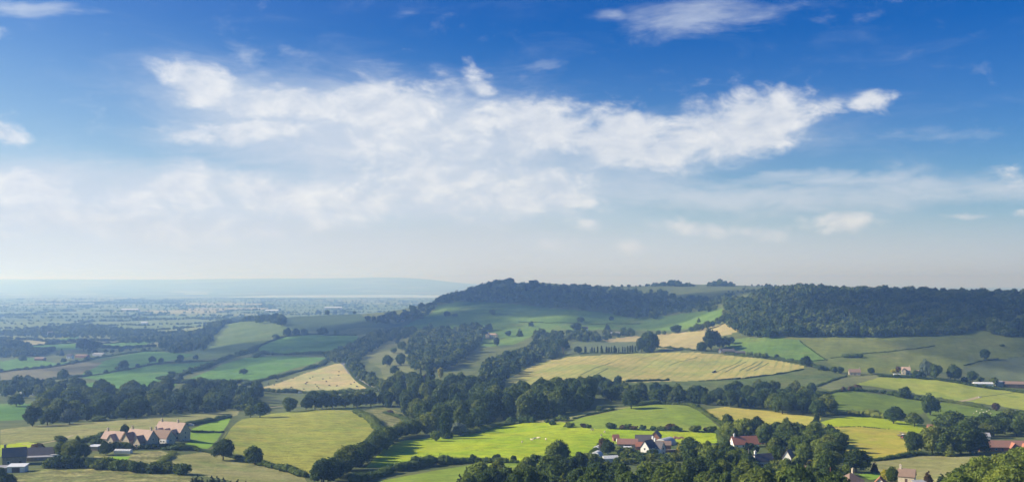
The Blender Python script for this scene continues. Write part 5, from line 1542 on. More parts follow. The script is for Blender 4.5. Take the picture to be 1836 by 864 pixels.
def building(px, py, yaw, blocks, wall, roof, label, name='house', category='house', chimneys=(), dormers=(), win=True, big_door=False, rmin=300.0):
    """gabled or hipped blocks (x, y, yaw, length, width, wall height, rise, kind, wall?, roof?) on one base"""
    p = at(px, py, rmin)
    root = empty(name, p, math.radians(yaw), label=label, category=category)
    for bi, blk in enumerate(blocks):
        x, y, yw, L, W, H, rise = blk[:7]
        kind = blk[7] if len(blk) > 7 else 'gable'
        wm = blk[8] if len(blk) > 8 and blk[8] else wall
        rm = blk[9] if len(blk) > 9 and blk[9] else roof
        yr = math.radians(yw)
        h, l = W / 2, L / 2
        base = -2.5 - (.003 * bi)
        if kind == 'gable':
            MB().prism([(-h, base), (h, base), (h, H), (0, H + rise), (-h, H)], -l, l).turn(x, y, yr).make('wall', wm, root)
            t, ov, e = .22, .35, .3
            k = rise / h
            prof = [(-h - e, H - e * k + .03), (0, H + rise + .03), (h + e, H - e * k + .03), (h + e, H - e * k + t + .03), (0, H + rise + t + .05), (-h - e, H - e * k + t + .03)]
            rf = MB().prism(prof, -l - ov, l + ov).turn(x, y, yr).make('roof', rm, root)
        elif kind == 'hip':
            MB().box(-l, -h, base, l, h, H).turn(x, y, yr).make('wall', wm, root)
            e = .4; r = max(l - h, .3)
            V = [(-l - e, -h - e, H), (l + e, -h - e, H), (l + e, h + e, H), (-l - e, h + e, H), (-r, 0, H + rise), (r, 0, H + rise)]
            rf = MB().add(V, [(0, 1, 5, 4), (1, 2, 5), (2, 3, 4, 5), (3, 0, 4), (3, 2, 1, 0)]).turn(x, y, yr).make('roof', rm, root)
        else:
            MB().box(-l, -h, base, l, h, H).turn(x, y, yr).make('wall', wm, root)
            prof = [(-h - .3, H), (h + .3, H + rise), (h + .3, H + rise + .15), (-h - .3, H + .15)]
            rf = MB().prism(prof, -l - .3, l + .3).turn(x, y, yr).make('roof', rm, root)
        for (ci, cxx, cyy) in chimneys:
            if ci == bi:
                zt = H + rise * (1 - abs(cyy) / h)
                MB().box(cxx - .45, cyy - .4, zt - .6, cxx + .45, cyy + .4, zt + 1.5).box(cxx - .55, cyy - .5, zt + 1.5, cxx + .55, cyy + .5, zt + 1.68).cyl((cxx, cyy, zt + 1.68), .15, .45).turn(x, y, yr).make('chimney', wm, rf)
        for (ci, cxx, dw) in dormers:
            if ci == bi:
                dh = rise * .55
                yb = -h * .82
                dm = MB().prism([(-dw / 2, 0), (dw / 2, 0), (dw / 2, dh * .55), (0, dh), (-dw / 2, dh * .55)], 0, h * .7)
                dm.turn(0, 0, math.radians(90)).turn(cxx, yb, 0, H + rise * .14)
                d = dm.turn(x, y, yr).make('dormer', wm, root)
                dr = MB().prism([(-dw / 2 - .2, dh * .50), (0, dh + .04), (dw / 2 + .2, dh * .50), (dw / 2 + .2, dh * .50 + .16), (0, dh + .22), (-dw / 2 - .2, dh * .50 + .16)], -.25, h * .85)
                dr.turn(0, 0, math.radians(90)).turn(cxx, yb, 0, H + rise * .14).turn(x, y, yr).make('dormer_roof', rm, d)
        if win and kind != 'lean':
            n = max(1, int(L / 3.4))
            rows = [0.9] if H < 4 else [0.9, 3.4]
            for zr in rows:
                for i in range(n):
                    xx = -l + L * (i + .5) / n
                    if zr < 1 and i == n // 2 and bi == 0:
                        MB().box(xx - .5, -h - .06, 0, xx + .5, -h + .02, 2.05).turn(x, y, yr).make('door', DOORP, root)
                        continue
                    if zr + 1.2 < H + .2:
                        window(root, xx, -h, zr, 1.15, 1.25, yr, x, y, 'front')
                for s, f in ((-l, 'left'), (l, 'right')):
                    if zr + 1.2 < H + .4:
                        window(root, s, 0, zr, 1.1, 1.25, yr, x, y, f)
        if big_door and bi == 0:
            MB().box(-1.7, -h - .08, 0, 1.7, -h + .02, min(3.2, H - .3)).turn(x, y, yr).make('door', DOORP, root)
    return root


# stone hamlet on the slope
building(206, 795, -22, [(0,0,0,12.5,6.6,3.0,3.6), (1.5,-3.2,90,4.0,4.2,2.8,2.7)], STONE, R_PINK, 'stone cottage with rosy roof and one front gable, first in the hamlet', chimneys=((0,-4.8,0),))
building(254, 799, -24, [(0,0,0,15.5,7.5,4.2,4.4), (-4.2,-4.6,90,5.2,5.0,4.0,3.4,'gable',None,R_BROWN), (3.2,-4.6,90,5.0,4.8,3.0,3.2,'gable',None,R_BROWN)], STONE, R_PINK, 'largest stone house in the hamlet, twin front gables with brown roofs', chimneys=((0,-6.4,0),(0,6.4,0)))
building(291, 793, -22, [(0,0,0,11.5,7.0,3.2,3.6), (-3.4,-4.4,90,4.0,4.0,2.6,2.4)], STONE, R_BROWN, 'stone house with dark brown roof tucked between the big rosy roofs', chimneys=((0,-4.4,0),))
building(309, 786, -24, [(0,0,0,18.5,8.2,4.6,4.6), (-4.5,-4.6,90,3.2,3.2,4.0,2.2), (.5,-4.6,90,3.2,3.2,4.0,2.2), (5.5,-4.6,90,3.2,3.2,3.8,2.2)], STONE, R_PINK, 'long stone house under the broadest rosy roof, topmost of the hamlet', chimneys=((0,4.0,0),(0,-7.5,0)))
building(170, 807, -10, [(0,0,0,5,3.4,2.2,.5,'lean')], STONE_D, R_WHITE, 'small shed with a white sheet roof below the hamlet', 'shed', 'shed', win=False)
# dark farm in the lower corner
building(26, 832, 24, [(0,0,0,10,6.6,4.2,3.6)], STONE_D, R_SLATE, 'dark roofed stone farmhouse in the bottom left corner', chimneys=((0,-4.0,0),))
building(72, 823, 14, [(0,0,0,12.5,6.0,2.6,3.0), (1,-4.2,0,11,2.4,1.9,.5,'lean',None,R_GREY)], STONE_D, R_SLATE, 'low dark slate barn with a pale lean-to eave beside the corner farmhouse', 'barn', 'barn', win=False, big_door=True)
building(32, 845, 6, [(0,0,0,7.4,5.0,2.6,.6,'lean')], WHITE, R_WHITE, 'flat roofed white shed below the corner farmhouse', 'shed', 'shed', win=False, big_door=True)
building(4, 846, 8, [(0,0,0,6,4,2.2,.5,'lean')], STONE_D, R_GREY, 'grey roofed lean-to cut by the view edge beside the white shed', 'shed', 'shed', win=False)
building(94, 812, 14, [(0,0,0,4,3,2.2,.4,'lean')], WHITE, R_GREY, 'little pale outhouse behind the slate barn', 'shed', 'shed', win=False)
# white farm in the middle
building(1164, 815, 50, [(0,0,0,9.5,5.4,4.8,3.6), (3.0,-4.2,-90,6.5,4.6,4.4,3.2)], WHITE, R_SLATE, 'white farmhouse with dark slate roofs in the farm centre', chimneys=((0,3.6,0),(1,-2.4,0)))
building(1125, 802, -6, [(0,0,0,12,5.6,2.6,2.7)], STONE, R_RUST, 'long low barn with a rusty red roof beside the white farmhouse', 'barn', 'barn', win=False, big_door=True)
building(1155, 799, -4, [(0,0,0,10.5,6.4,3.4,3.4)], BRICK, R_SLATE, 'slate roofed barn behind the white farmhouse', 'barn', 'barn', win=False)
building(1176, 793, 72, [(0,0,0,9,5.8,4.2,3.2)], BRICK, R_BROWN, 'brick barn with its gable showing in front of the silver hut', 'barn', 'barn', win=False)
building(1189, 807, -8, [(0,0,0,9,4.5,3.6,2.0)], BRICK, R_BROWN, 'brick outbuilding right beside the white farmhouse wall', 'outbuilding', 'outbuilding', win=False, big_door=True)
building(1147, 806, -6, [(0,0,0,4.5,4,2.4,2.2)], BRICK, R_RED, 'small red roofed outhouse between rusty barn and white farmhouse', 'outbuilding', 'outbuilding', win=False)
building(1104, 790, 10, [(0,0,0,3.6,3.2,2.2,1.8)], BRICK, R_RED, 'tiny hut with a bright red roof at the end of the rusty barn', 'hut', 'hut', win=False)
building(1125, 806, -8, [(0,0,0,4.2,1.6,1.6,.3,'lean')], WHITE, R_WHITE, 'low white lean-to in front of the rusty barn', 'shed', 'shed', win=False)
# village on the lower slope
building(1334, 802, 10, [(0,0,0,15.5,7.2,2.6,4.2)], WHITE, R_RED, 'long house with orange red roof and white gable among the trees', chimneys=((0,-6.2,0),))
building(1367, 836, 22, [(0,0,0,9.5,6.0,3.2,3.0)], WHITE, R_SLATE, 'white gabled cottage with a dark slate roof below the red roofed house', chimneys=((0,-4.2,0),))
building(1414, 831, 58, [(0,0,0,6,4.2,3.6,3.4)], WHITE, R_BROWN, 'white pointed gable peeking from the village trees')
building(1298, 825, 4, [(0,0,0,4.6,2.6,1.9,.4,'lean')], WHITE, R_GREY, 'flat pale garden shed among the village trees', 'shed', 'shed', win=False)
building(1441, 845, 4, [(0,0,0,5.5,3,1.8,.5,'lean')], STONE_D, R_BROWN, 'low dark garden shed near the pale yellow shrub', 'shed', 'shed', win=False)
building(1525, 872, 26, [(0,0,0,7.6,6.6,2.6,2.9,'hip')], STONE, R_BROWN, 'hipped roof bungalow at the bottom edge under the great round tree', 'bungalow', 'bungalow', chimneys=((0,1.2,0),))
building(1626, 864, -28, [(0,0,0,6.6,5.6,3.0,2.7)], CREAM, R_BROWN, 'brown roofed cottage beside the golden tree', chimneys=((0,-2.6,0),))
building(1578, 875, 66, [(0,0,0,4.5,4.0,2.2,2.2)], WHITE, R_RED, 'white gabled cottage cut by the bottom edge under the golden tree')
building(1648, 872, 10, [(0,0,0,4.5,3,1.9,.4,'lean')], STONE_D, R_GREY, 'grey flat garage beside the brown roofed cottage', 'garage', 'garage', win=False)
# tiled farm at the edge
building(1794, 808, -4, [(0,0,0,27,6.6,2.8,3.4), (6.0,-3.6,90,4.4,4.2,2.8,2.6,'gable',BRICK,R_RED), (12.4,-3.6,90,4.0,4.0,2.6,2.4,'gable',BRICK,R_RED)], BRICK, R_RUST, 'very long rusty tiled farm building with two brick gables', 'barn', 'barn', win=True)
building(1761, 790, -14, [(0,0,0,8.5,8,3.6,1.8)], TIN, R_GREY, 'grey sheet roofed barn behind the long tiled building', 'barn', 'barn', win=False)
building(1678, 782, -4, [(0,0,0,10.5,8,3.2,2.0)], BRICK, R_GREY, 'pinkish grey barn roof showing over the dark tree row', 'barn', 'barn', win=False)
building(1672, 772, -4, [(0,0,0,7,5,2.4,2.2)], BRICK, R_RUST, 'small rusty roof behind the sunlit crest', 'barn', 'barn', win=False)
# houses farther off
building(1532, 672, -10, [(0,0,0,12.5,7,3.4,3.4)], STONE, R_BROWN, 'lone brown roofed cottage on the lane under the wide pasture', chimneys=((0,5.4,0),))
building(1624, 670, -18, [(0,0,0,9.5,7,4.4,3.6), (-2.6,-4,90,4.6,4.6,4.0,3.0)], CREAM, R_PINK, 'pink gabled house on the lane beside the silvery tree', chimneys=((0,3.8,0),))
building(1646, 671, -10, [(0,0,0,4.5,4,2.6,2.2)], CREAM, R_PINK, 'little pink outbuilding next to the pink gabled house', 'outbuilding', 'outbuilding', win=False)
building(1608, 673, 4, [(0,0,0,8,2.0,1.6,.4,'lean')], WHITE, R_WHITE, 'low white garden building in front of the pink gabled house', 'shed', 'shed', win=False)
building(1762, 692, -8, [(0,0,0,20,8,3.0,1.4)], WHITE, R_WHITE, 'long white farm shed on the lane', 'barn', 'barn', win=False)
building(1793, 691, -8, [(0,0,0,11,8,3.6,1.6)], TIN, R_GREY, 'blue grey roofed shed joined between white and brown barns', 'barn', 'barn', win=False)
building(1820, 694, -12, [(0,0,0,24,10,4.0,2.6)], POLEM, R_BROWN, 'big brown roofed barn at the end of the lane', 'barn', 'barn', win=False, big_door=True)
building(1306, 633, -6, [(0,0,0,17,6.5,3.0,2.8)], STONE_D, R_SLATE, 'low slate farmhouse beside the tall leaning tree', chimneys=((0,6.5,0),))
building(1327, 635, -8, [(0,0,0,13,6,2.4,2.2)], STONE_D, R_SLATE, 'lower slate barn at the yard end of the slate farmhouse', 'barn', 'barn', win=False)
building(1291, 632, 80, [(0,0,0,4,3.4,3.0,2.4)], WHITE, R_RED, 'tiny white hut with red roof at the slate farm', 'hut', 'hut', win=False)
building(882, 606, -12, [(0,0,0,22,10,6.5,2.6,'hip'), (-6,-5.5,90,5,5,6.5,2.4)], CREAM, R_PINK, 'pale country hall on the slope above the dark wood', 'hall', 'country house', chimneys=((0,-6,0),(0,6,0)))
building(1049, 593, -8, [(0,0,0,11,7,4.6,3.4)], WHITE, R_SLATE, 'little white house on the far slope with trees around')
building(1105, 601, -6, [(0,0,0,20,9,3.4,2.4)], STONE, R_GREY, 'grey roofed farm shed on the far slope, nearer the white house', 'barn', 'barn', win=False)
building(1122, 601, -6, [(0,0,0,14,9,3.0,2.2)], STONE, R_GREY, 'grey roofed farm shed on the far slope, shorter of the two', 'barn', 'barn', win=False)
building(846, 702, -14, [(0,0,0,11,7,5.2,3.4), (4,-4.4,90,4.4,4.4,4.4,2.8)], WHITE, R_PINK, 'pink and white cottage half hidden in the valley wood')
building(718, 577, -10, [(0,0,0,16,8,4,3)], STONE, R_GREY, 'pale cottage at the foot of the spur wood')
building(72, 646, -8, [(0,0,0,17,8,3.2,2.6)], BRICK, R_BROWN, 'brown roofed barn on the plain, farther from the white farmhouse', 'barn', 'barn', win=False)
building(148, 641, -14, [(0,0,0,24,11,3.6,2.6)], BRICK, R_BROWN, 'broad brown roofed barn of the far farm on the plain', 'barn', 'barn', win=False)
building(178, 638, -14, [(0,0,0,22,11,3.6,2.4)], TIN, R_GREY, 'blue grey barn joined to the broad brown one on the plain', 'barn', 'barn', win=False)
building(126, 643, -8, [(0,0,0,10,8,5.4,3.4)], WHITE, R_SLATE, 'white farmhouse beside the brown roofed barns on the plain')
building(54, 708, -8, [(0,0,0,18,7,2.6,1.2)], WHITE, R_WHITE, 'long pale glasshouse roof in the valley belt, nearer the view edge', 'barn', 'glasshouse', win=False)
building(72, 708, -8, [(0,0,0,12,7,2.6,1.2)], WHITE, R_WHITE, 'shorter pale glasshouse roof in the valley belt', 'barn', 'glasshouse', win=False)
building(91, 600, 0, [(0,0,0,14,9,6,3)], WHITE, R_SLATE, 'white speck of a farmhouse among trees on the near plain')
building(259, 583, 0, [(0,0,0,22,10,8,4)], WHITE, R_WHITE, 'brightest white house out on the middle plain')
building(234, 558, 0, [(0,0,0,80,30,9,4)], CREAM, R_WHITE, 'huge pale warehouse in the hazy distance of the plain', 'warehouse', 'warehouse', win=False)
building(488, 560, 0, [(0,0,0,60,30,9,4)], CREAM, R_WHITE, 'pale warehouse on the plain just beyond the ridge crop field', 'warehouse', 'warehouse', win=False, rmin=3600)
building(598, 554, 0, [(0,0,0,90,30,8,4)], CREAM, R_WHITE, 'white warehouse on the plain behind the skyline trees of the ridge', 'warehouse', 'warehouse', win=False, rmin=3600)


def half_tube(px, py, yaw, r, L, skin, label, name, category, ribs=True, squash=1.0):
    p = at(px, py)
    root = empty(name, p, math.radians(yaw), label=label, category=category)
    n = 14
    prof = [(r * math.cos(math.pi * i / n), r * squash * math.sin(math.pi * i / n)) for i in range(n + 1)]
    MB().prism([(r, -1.0)] + prof + [(-r, -1.0)], -L / 2, L / 2).make('skin', skin, root)
    if ribs:
        m = MB()
        for k in range(int(L / 1.6) + 1):
            x = -L / 2 + k * L / max(1, int(L / 1.6))
            for i in range(n):
                (a, b_), (c, d) = prof[i], prof[i + 1]
                V, Q = tube((x, a * 1.01, b_ * 1.01), (x, c * 1.01, d * 1.01), .05, .05, 4)
                m.add(V.tolist(), Q.tolist())
        m.make('hoop', TIN, root)
    MB().box(-L / 2 - .06, -.7, 0, -L / 2 + .02, .7, min(2.0, r * squash * .85)).make('door', DOORP if not ribs else GREYP, root)
    return root


half_tube(1193, 796, 52, 4.6, 12, TIN, 'silver round roofed farm hut behind the white farmhouse', 'round_roofed_hut', 'farm hut', False, .9)
half_tube(1072, 805, 60, 2.2, 5, PLASTIC, 'white polytunnel in the farm garden, uphill of the other one', 'polytunnel', 'polytunnel')
half_tube(1070, 817, 64, 2.7, 5.5, PLASTIC, 'white polytunnel in the farm garden, downhill of the other one', 'polytunnel', 'polytunnel')


def glasshouse(px, py, yaw, L, W, H, rise, label):
    p = at(px, py)
    root = empty('glasshouse', p, math.radians(yaw), label=label, category='glasshouse')
    h = W / 2
    MB().prism([(-h, -1.5), (h, -1.5), (h, H), (0, H + rise), (-h, H)], -L / 2, L / 2).make('glazing', PLASTIC, root)
    m = MB()
    n = int(L / 1.2)
    for k in range(n + 1):
        x = -L / 2 + L * k / n
        for a, b_ in (((-h, 0), (-h, H)), ((-h, H), (0, H + rise)), ((0, H + rise), (h, H))):
            V, Q = tube((x, a[0] * 1.01, a[1] + .03), (x, b_[0] * 1.01, b_[1] + .03), .05, .05, 4)
            m.add(V.tolist(), Q.tolist())
    m.make('frame', TIN, root)
    MB().box(-L / 2 - .05, -.5, 0, -L / 2 + .02, .5, 1.9).make('door', GREYP, root)


glasshouse(1094, 827, 14, 8.2, 4.4, 2.0, 1.3, 'white glasshouse in the farm garden below the polytunnels')
glasshouse(221, 812, -6, 8.5, 3.0, 1.5, .7, 'long low glasshouse below the stone hamlet')


def wall_run(pts, h, w, mat, cap, label):
    P = ground_line(pts, 2.0)
    root = empty('garden_wall', P[0], 0, label=label, category='wall')
    for nm, z0, z1, ww, mt in (('wall', -.5, h, w, mat), ('coping', h, h + .14, w + .12, cap)):
        m = MB()
        for a, b_ in zip(P[:-1], P[1:]):
            d = (b_ - a); L = math.hypot(d.x, d.y); yw = math.atan2(d.y, d.x)
            q = MB().box(0, -ww / 2, z0, L, ww / 2, z1).turn(a.x - P[0].x, a.y - P[0].y, yw, a.z - P[0].z)
            m.add(q.v, q.f)
        m.make(nm, mt, root)


wall_run([(1180, 811), (1195, 811), (1212, 810)], 1.5, .35, BRICK, CREAM, 'low brick garden wall with pale top by the white farmhouse')


# ------------------------------------------------------------------ vehicles, poles, heaps
def wheel(parent, x, y, r, w):
    t = MB().cyl((x, y - w / 2, r), r, w, axis=1, n=14).make('wheel', DARKM, parent)
    MB().cyl((x, y - w / 2 - .02, r), r * .55, w + .04, axis=1, n=10).make('rim', GREYP, t)


def car(px, py, yaw, paint, label, van=False, name='parked_car', category='car', roof=None):
    p = at(px, py)
    root = empty(name, p, math.radians(yaw), label=label, category=category)
    if van:
        prof = [(-2.4, .35), (2.3, .35), (2.45, .9), (2.2, 1.15), (1.65, 2.05), (-2.4, 2.1)]
        cab = [(.9, 1.2), (2.0, 1.2), (1.55, 1.9), (.9, 1.9)]
    else:
        prof = [(-2.1, .3), (2.1, .3), (2.15, .72), (1.2, .9), (.55, 1.4), (-1.1, 1.45), (-1.9, .98), (-2.15, .9)]
        cab = [(-1.55, .98), (1.0, .95), (.5, 1.34), (-1.02, 1.38)]
    q = MB().prism([(x, z) for x, z in prof], -.85, .85)
    q.v = [(y, x, z) for x, y, z in q.v]
    body = q.make('body', paint, root)
    q = MB().prism([(x, z) for x, z in cab], -.87, .87)
    q.v = [(y, x, z) for x, y, z in q.v]
    q.make('window', GLASS, root)
    if roof:
        MB().box(-1.1, -.7, 1.44, .5, .7, 1.52).make('roof', roof, root)
    for x in (-1.35, 1.35):
        for y in (-.78, .78):
            wheel(root, x, y, .32, .2)
    MB().box(2.10, -.7, .62, 2.2, -.4, .78).make('headlight', FRAME, root)
    MB().box(2.10, .4, .62, 2.2, .7, .78).make('headlight', FRAME, root)
    return root


car(1364, 796, -10, REDP, 'red car with a white roof beside the red roofed house', roof=WHITE)
car(1112, 792, 4, WHITE, 'white van parked at the end of the rusty barn', True, 'parked_van', 'van')
car(257, 803, -24, WHITE, 'white car parked before the largest stone house')
car(327, 790, -24, GREYP, 'grey car parked at the gable of the long stone house')
car(342, 763, 6, WHITE, 'white car on the hedge lane above the stone hamlet')
car(538, 705, 0, WHITE, 'white van on the track behind the stubble hedge', True, 'parked_van', 'van')
car(1628, 675, -8, WHITE, 'white car on the lane below the pink gabled house, uphill of two')
car(1637, 677, -8, GREYP, 'grey car on the lane below the pink gabled house, downhill of two')


def caravan(px, py, yaw, label):
    p = at(px, py)
    root = empty('caravan', p, math.radians(yaw), label=label, category='caravan')
    q = MB().prism([(-2.3, .5), (2.2, .5), (2.45, 1.1), (2.25, 2.3), (1.9, 2.5), (-1.9, 2.5), (-2.35, 2.2)], -1.05, 1.05)
    q.v = [(y, x, z) for x, y, z in q.v]
    q.make('body', WHITE, root)
    for x in (-1.2, .6):
        f = MB().box(x - .5, -1.08, 1.35, x + .5, -1.03, 2.0).make('window', GLASS, root)
    MB().box(1.35, -1.08, .55, 1.95, -1.03, 2.2).make('door', FRAME, root)
    wheel(root, 0, -.95, .35, .2); wheel(root, 0, .95, .35, .2)


caravan(99, 823, 8, 'white caravan parked beside the dark slate barn')
caravan(294, 796, -20, 'white caravan standing in the garden of the brown roofed stone house')


def tractor(px, py, yaw, s, paint, label):
    p = at(px, py)
    root = empty('tractor', p, math.radians(yaw), label=label, category='tractor')
    MB().box(.1, -.5, .8, 2.0, .5, 1.55).box(-1.2, -.55, .6, .2, .55, 1.1).make('bonnet', paint, root)
    cb = MB().box(-1.1, -.75, 1.1, .25, .75, 2.5).make('cab', GLASS, root)
    MB().box(-1.25, -.85, 2.5, .4, .85, 2.68).make('cab_roof', WHITE, cb)
    for y in (-.95, .95):
        wheel(root, -.75, y, .85, .5); wheel(root, 1.5, y, .5, .35)
    MB().cyl((1.2, .3, 1.55), .05, .9).make('exhaust', DARKM, root)
    root.scale = (s, s, s)
    return root


tractor(1281, 668, 200, 1.25, DARKM, 'dark tractor with a white roof working in the hay field')
MB_m = at(1276, 668)
mw = empty('hay_rake', MB_m, math.radians(200), label='hay rake drawn behind the dark tractor', category='farm machine')
MB().box(-1.5, -2.6, .45, -1.2, 2.6, .65).box(-1.3, -.1, .5, 1.6, .1, .6).make('frame', GREYP, mw)
for y in (-2.0, 0, 2.0):
    MB().cyl((-1.35, y, .12), .95, .10, n=12).make('rotor', GREYP, mw)
tractor(1620, 785, 30, 1.0, REDP, 'red tractor parked by the log heap near the dark tree row')


def pole(px, py, h, label, arm=True, mat=None):
    p = at(px, py)
    root = empty('telegraph_pole', p, .3, label=label, category='telegraph pole')
    MB().cyl((0, 0, -.5), .16, h + .5, n=8, r2=.10).make('post', mat or POLEM, root)
    if arm:
        MB().box(-.8, -.06, h - .6, .8, .06, h - .45).make('crossarm', POLEM, root)
        for x in (-.65, .65):
            MB().cyl((x, 0, h - .45), .05, .2, n=6).make('insulator', FRAME, root)


pole(1627, 813, 6.5, 'telegraph pole standing in the khaki meadow')
pole(1342, 834, 8.5, 'telegraph pole under the flat topped pine', False, simple_mat('weathered_post', (.36, .33, .28)))
pole(1489, 874, 8, 'reddish pole among the village trees near the bottom edge', False, simple_mat('reddish_post', (.30, .13, .10)))
pole(11, 807, 3.5, 'thin pole in the green corner pasture')
p_ = at(1757, 712)
tr_ = empty('water_trough', p_, 0, label='white water trough at the end of the sandy track', category='trough')
MB().box(-1.3, -.5, 0, 1.3, .5, .8).make('tank', WHITE, tr_)
MB().box(-1.1, -.38, .78, 1.1, .38, .83).make('water', GLASS, tr_)

r_ = np.random.default_rng(77)
m = MB()
for k in range(46):
    q = at(r_.uniform(1612, 1644), r_.uniform(776, 788))
    a = r_.uniform(0, 3.1); L = r_.uniform(.8, 2.6)
    z = q.z + r_.uniform(.1, .7)
    V, Q = tube((q.x - math.cos(a) * L, q.y - math.sin(a) * L, z), (q.x + math.cos(a) * L, q.y + math.sin(a) * L, z + r_.uniform(-.3, .4)), .28, .2, 7)
    m.add(V.tolist(), Q.tolist())
m.make('log_heap', simple_mat('old_timber', (.26, .22, .17), vary=.4), None, kind='stuff', label='untidy heap of grey logs and rubble near the dark tree row', category='log heap')
m = MB()
for k in range(30):
    q = at(r_.uniform(1208, 1226), r_.uniform(783, 787))
    s = r_.uniform(.3, .8)
    V, Q = BALL[2]
    m.add((V * s * [1.3, 1, .7] + [q.x, q.y, q.z + .2]).tolist(), Q.tolist())
m.make('rubble', simple_mat('reddish_rubble', (.30, .17, .12), vary=.4), None, kind='stuff', label='reddish rubble heap beside the silver hut', category='rubble')

# ------------------------------------------------------------------ animals
def beast(kind):
    """one continuous body: barrel, neck, head and four jointed legs grown over a skeleton"""
    me = bpy.data.meshes.new(kind)
    if kind == 'cow':
        V = [(0,0,.98),(.75,0,1.02),(1.05,0,1.18),(1.30,0,1.22),(1.62,0,1.02),(-.72,0,1.05),(-.95,0,1.1),(-1.02,0,.45),
             (.66,.24,.72),(.66,.24,.40),(.70,.24,.03),(.66,-.24,.72),(.66,-.24,.40),(.70,-.24,.03),
             (-.66,.26,.74),(-.78,.26,.46),(-.72,.26,.03),(-.66,-.26,.74),(-.78,-.26,.46),(-.72,-.26,.03),(1.26,.24,1.30),(1.26,-.24,1.30)]
        R = [.44,.40,.26,.18,.12,.40,.10,.035,.15,.09,.07,.15,.09,.07,.18,.09,.07,.18,.09,.07,.05,.05]
    else:
        V = [(0,0,.62),(.38,0,.64),(.52,0,.78),(.64,0,.86),(.82,0,.74),(-.38,0,.64),(-.52,0,.62),(-.56,0,.45),
             (.32,.14,.42),(.32,.14,.22),(.33,.14,.02),(.32,-.14,.42),(.32,-.14,.22),(.33,-.14,.02),
             (-.32,.14,.42),(-.38,.14,.24),(-.35,.14,.02),(-.32,-.14,.42),(-.38,-.14,.24),(-.35,-.14,.02),(.62,.14,.88),(.62,-.14,.88)]
        R = [.33,.30,.17,.12,.07,.31,.08,.04,.09,.05,.04,.09,.05,.04,.10,.05,.04,.10,.05,.04,.03,.03]
    E = [(0,1),(1,2),(2,3),(3,4),(0,5),(5,6),(6,7),(1,8),(8,9),(9,10),(1,11),(11,12),(12,13),(5,14),(14,15),(15,16),(5,17),(17,18),(18,19),(3,20),(3,21)]
    me.from_pydata(V, E, [])
    o = bpy.data.objects.new(kind + '_skeleton', me)
    COL.objects.link(o)
    o.modifiers.new('skin', 'SKIN')
    for i, sv in enumerate(me.skin_vertices[0].data):
        sv.radius = (R[i], R[i]); sv.use_root = (i == 0)
    o.modifiers.new('sub', 'SUBSURF').levels = 1
    dg = bpy.context.evaluated_depsgraph_get()
    out = bpy.data.meshes.new_from_object(o.evaluated_get(dg))
    bpy.data.objects.remove(o)
    for p in out.polygons:
        p.use_smooth = True
    return out


COWM, SHEEPM = beast('cow'), beast('sheep')


def herd(mesh, name, mat, spots, lab, group, s=1.0, seed=1):
    me = mesh.copy(); me.materials.clear(); me.materials.append(mat)
    r = random.Random(seed)
    spots = sorted(spots)
    proto = None
    for i, (x, y) in enumerate(spots):
        p = at(x, y)
        if proto is None:
            o = proto = link(name, me)
        else:
            o = proto.copy(); COL.objects.link(o)
        o.location = p; o.rotation_euler = (0, 0, r.uniform(0, 6.28)); k = s * r.uniform(.92, 1.08); o.scale = (k, k, k)
        o['label'] = lab.format(ordinal(i + 1)); o['category'] = name; o['group'] = group


Z4 = [(85,95),(128,103),(142,78),(150,63),(180,72),(262,57),(248,120),(338,133),(363,85),(353,95),(383,57),(402,45),(420,98),(432,115),(445,125),(475,60),(500,78),(522,108),(525,52),(573,110),(585,35),(590,8),(675,97),(700,85),(720,115)]
herd(COWM, 'cow', simple_mat('dark_hide', (.035, .028, .024), .8), [(460 + x / 3.99, 665 + y / 3.99) for x, y in Z4], 'dark cow grazing the stubble field, {} from the left in the herd', 'dark cattle on the stubble', 1.15, 3)
herd(COWM, 'cow', simple_mat('cream_hide', (.66, .56, .42), .8), [(954,790),(958,788),(965,787),(936,794),(979,789),(1084,776),(1078,782),(1062,772)], 'cream cow in the vivid green pasture, {} from the left in the herd', 'cream cattle in the pasture', 1.1, 4)
herd(SHEEPM, 'sheep', simple_mat('fleece', (.60, .57, .48), .95), [(1751,738),(1757,741),(1763,740),(1769,738),(1774,736),(1777,742),(1746,742),(1760,735)], 'white sheep grazing the dark green field, {} from the left in the flock', 'sheep of the shaded field', 1.2, 5)
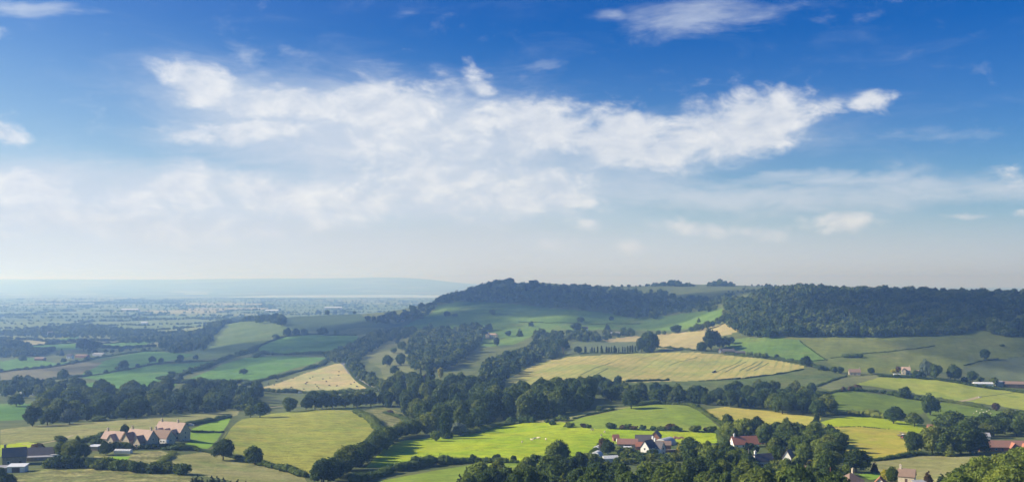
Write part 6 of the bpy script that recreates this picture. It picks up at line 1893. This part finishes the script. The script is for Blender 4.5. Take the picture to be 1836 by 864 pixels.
# ------------------------------------------------------------------ haze: the evening air over the vale
def build_haze():
    bm = bmesh.new()
    bmesh.ops.create_cube(bm, size=1.0)
    me = bpy.data.meshes.new('haze'); bm.to_mesh(me); bm.free()
    lo, hi = -1.0, 285.0
    o = link('haze', me, kind='stuff', label='pale blue evening haze filling the air over the whole vale', category='haze')
    o.scale = (64000, 64000, hi - lo)
    o.location = (0, 0, (hi + lo) / 2)
    m = bpy.data.materials.new('evening_haze'); m.use_nodes = True
    t = m.node_tree; t.nodes.clear()
    v = t.nodes.new('ShaderNodeVolumePrincipled')
    v.inputs['Color'].default_value = (.29, .51, 1.0, 1)
    v.inputs['Density'].default_value = HAZE_DENSITY
    v.inputs['Absorption Color'].default_value = (.93, .93, .93, 1)      # scatters far more than it absorbs: blue nearby, white far off
    v.inputs['Anisotropy'].default_value = 0.38
    out = t.nodes.new('ShaderNodeOutputMaterial')
    t.links.new(v.outputs[0], out.inputs['Volume'])
    me.materials.append(m)
    return o


HAZE_DENSITY = 2.05e-4
build_haze()


# ------------------------------------------------------------------ unseen clouds towards the sun, placed to shade the hills behind the sunlit foreground
def build_cloud(spots, seed, label):
    r = np.random.default_rng(seed)
    off = SUN_DIR * (1400.0 / SUN_DIR.z)
    parts = []
    for (px0, D, rx, ry) in spots:
        n = max(3, int(rx * ry / 30000))
        for k in range(n):
            a, q = r.uniform(0, 6.28), math.sqrt(r.uniform())
            gx = D * (px0 - CX) / FOC + rx * q * math.cos(a); gy = D + ry * q * math.sin(a)
            R = r.uniform(120, 220)
            bv, bq = BALL[4]
            bump = 1 + .10 * np.sin(bv[:, :1] * 7 + k) * np.sin(bv[:, 1:2] * 6 + 2 * k) + .06 * np.sin(bv[:, 2:] * 11 + k)
            parts.append((bv * bump * [R, R, R * .45] + [gx + off.x, gy + off.y, 1480 + R * .3 * r.uniform(-.4, 1)], bq))
    V, Q = join(parts)
    m, g, b = new_mat('cloud_vapour')
    b.inputs['Base Color'].default_value = (.92, .93, .95, 1)
    b.inputs['Roughness'].default_value = 1.0
    t = g.node('ShaderNodeBsdfTransparent')
    mx = g.node('ShaderNodeMixShader'); mx.inputs[0].default_value = .30
    g.t.links.new(t.outputs[0], mx.inputs[1]); g.t.links.new(b.outputs[0], mx.inputs[2])
    o = [x for x in g.t.nodes if x.type == 'OUTPUT_MATERIAL'][0]
    g.t.links.new(mx.outputs[0], o.inputs['Surface'])
    return link('cloud', mesh_from('cloud', V, Q, [m], smooth=True), kind='stuff', label=label, category='cloud')


build_cloud([(1600, 1650, 330, 330), (1250, 2450, 560, 430), (1900, 1500, 260, 260)], 5, 'unseen white cumulus bank placed to shade the wooded hills')
build_cloud([(800, 2350, 420, 330), (500, 2100, 380, 330), (100, 1900, 420, 330)], 6, 'unseen white cumulus bank placed to shade the pastures beyond the valley belt')
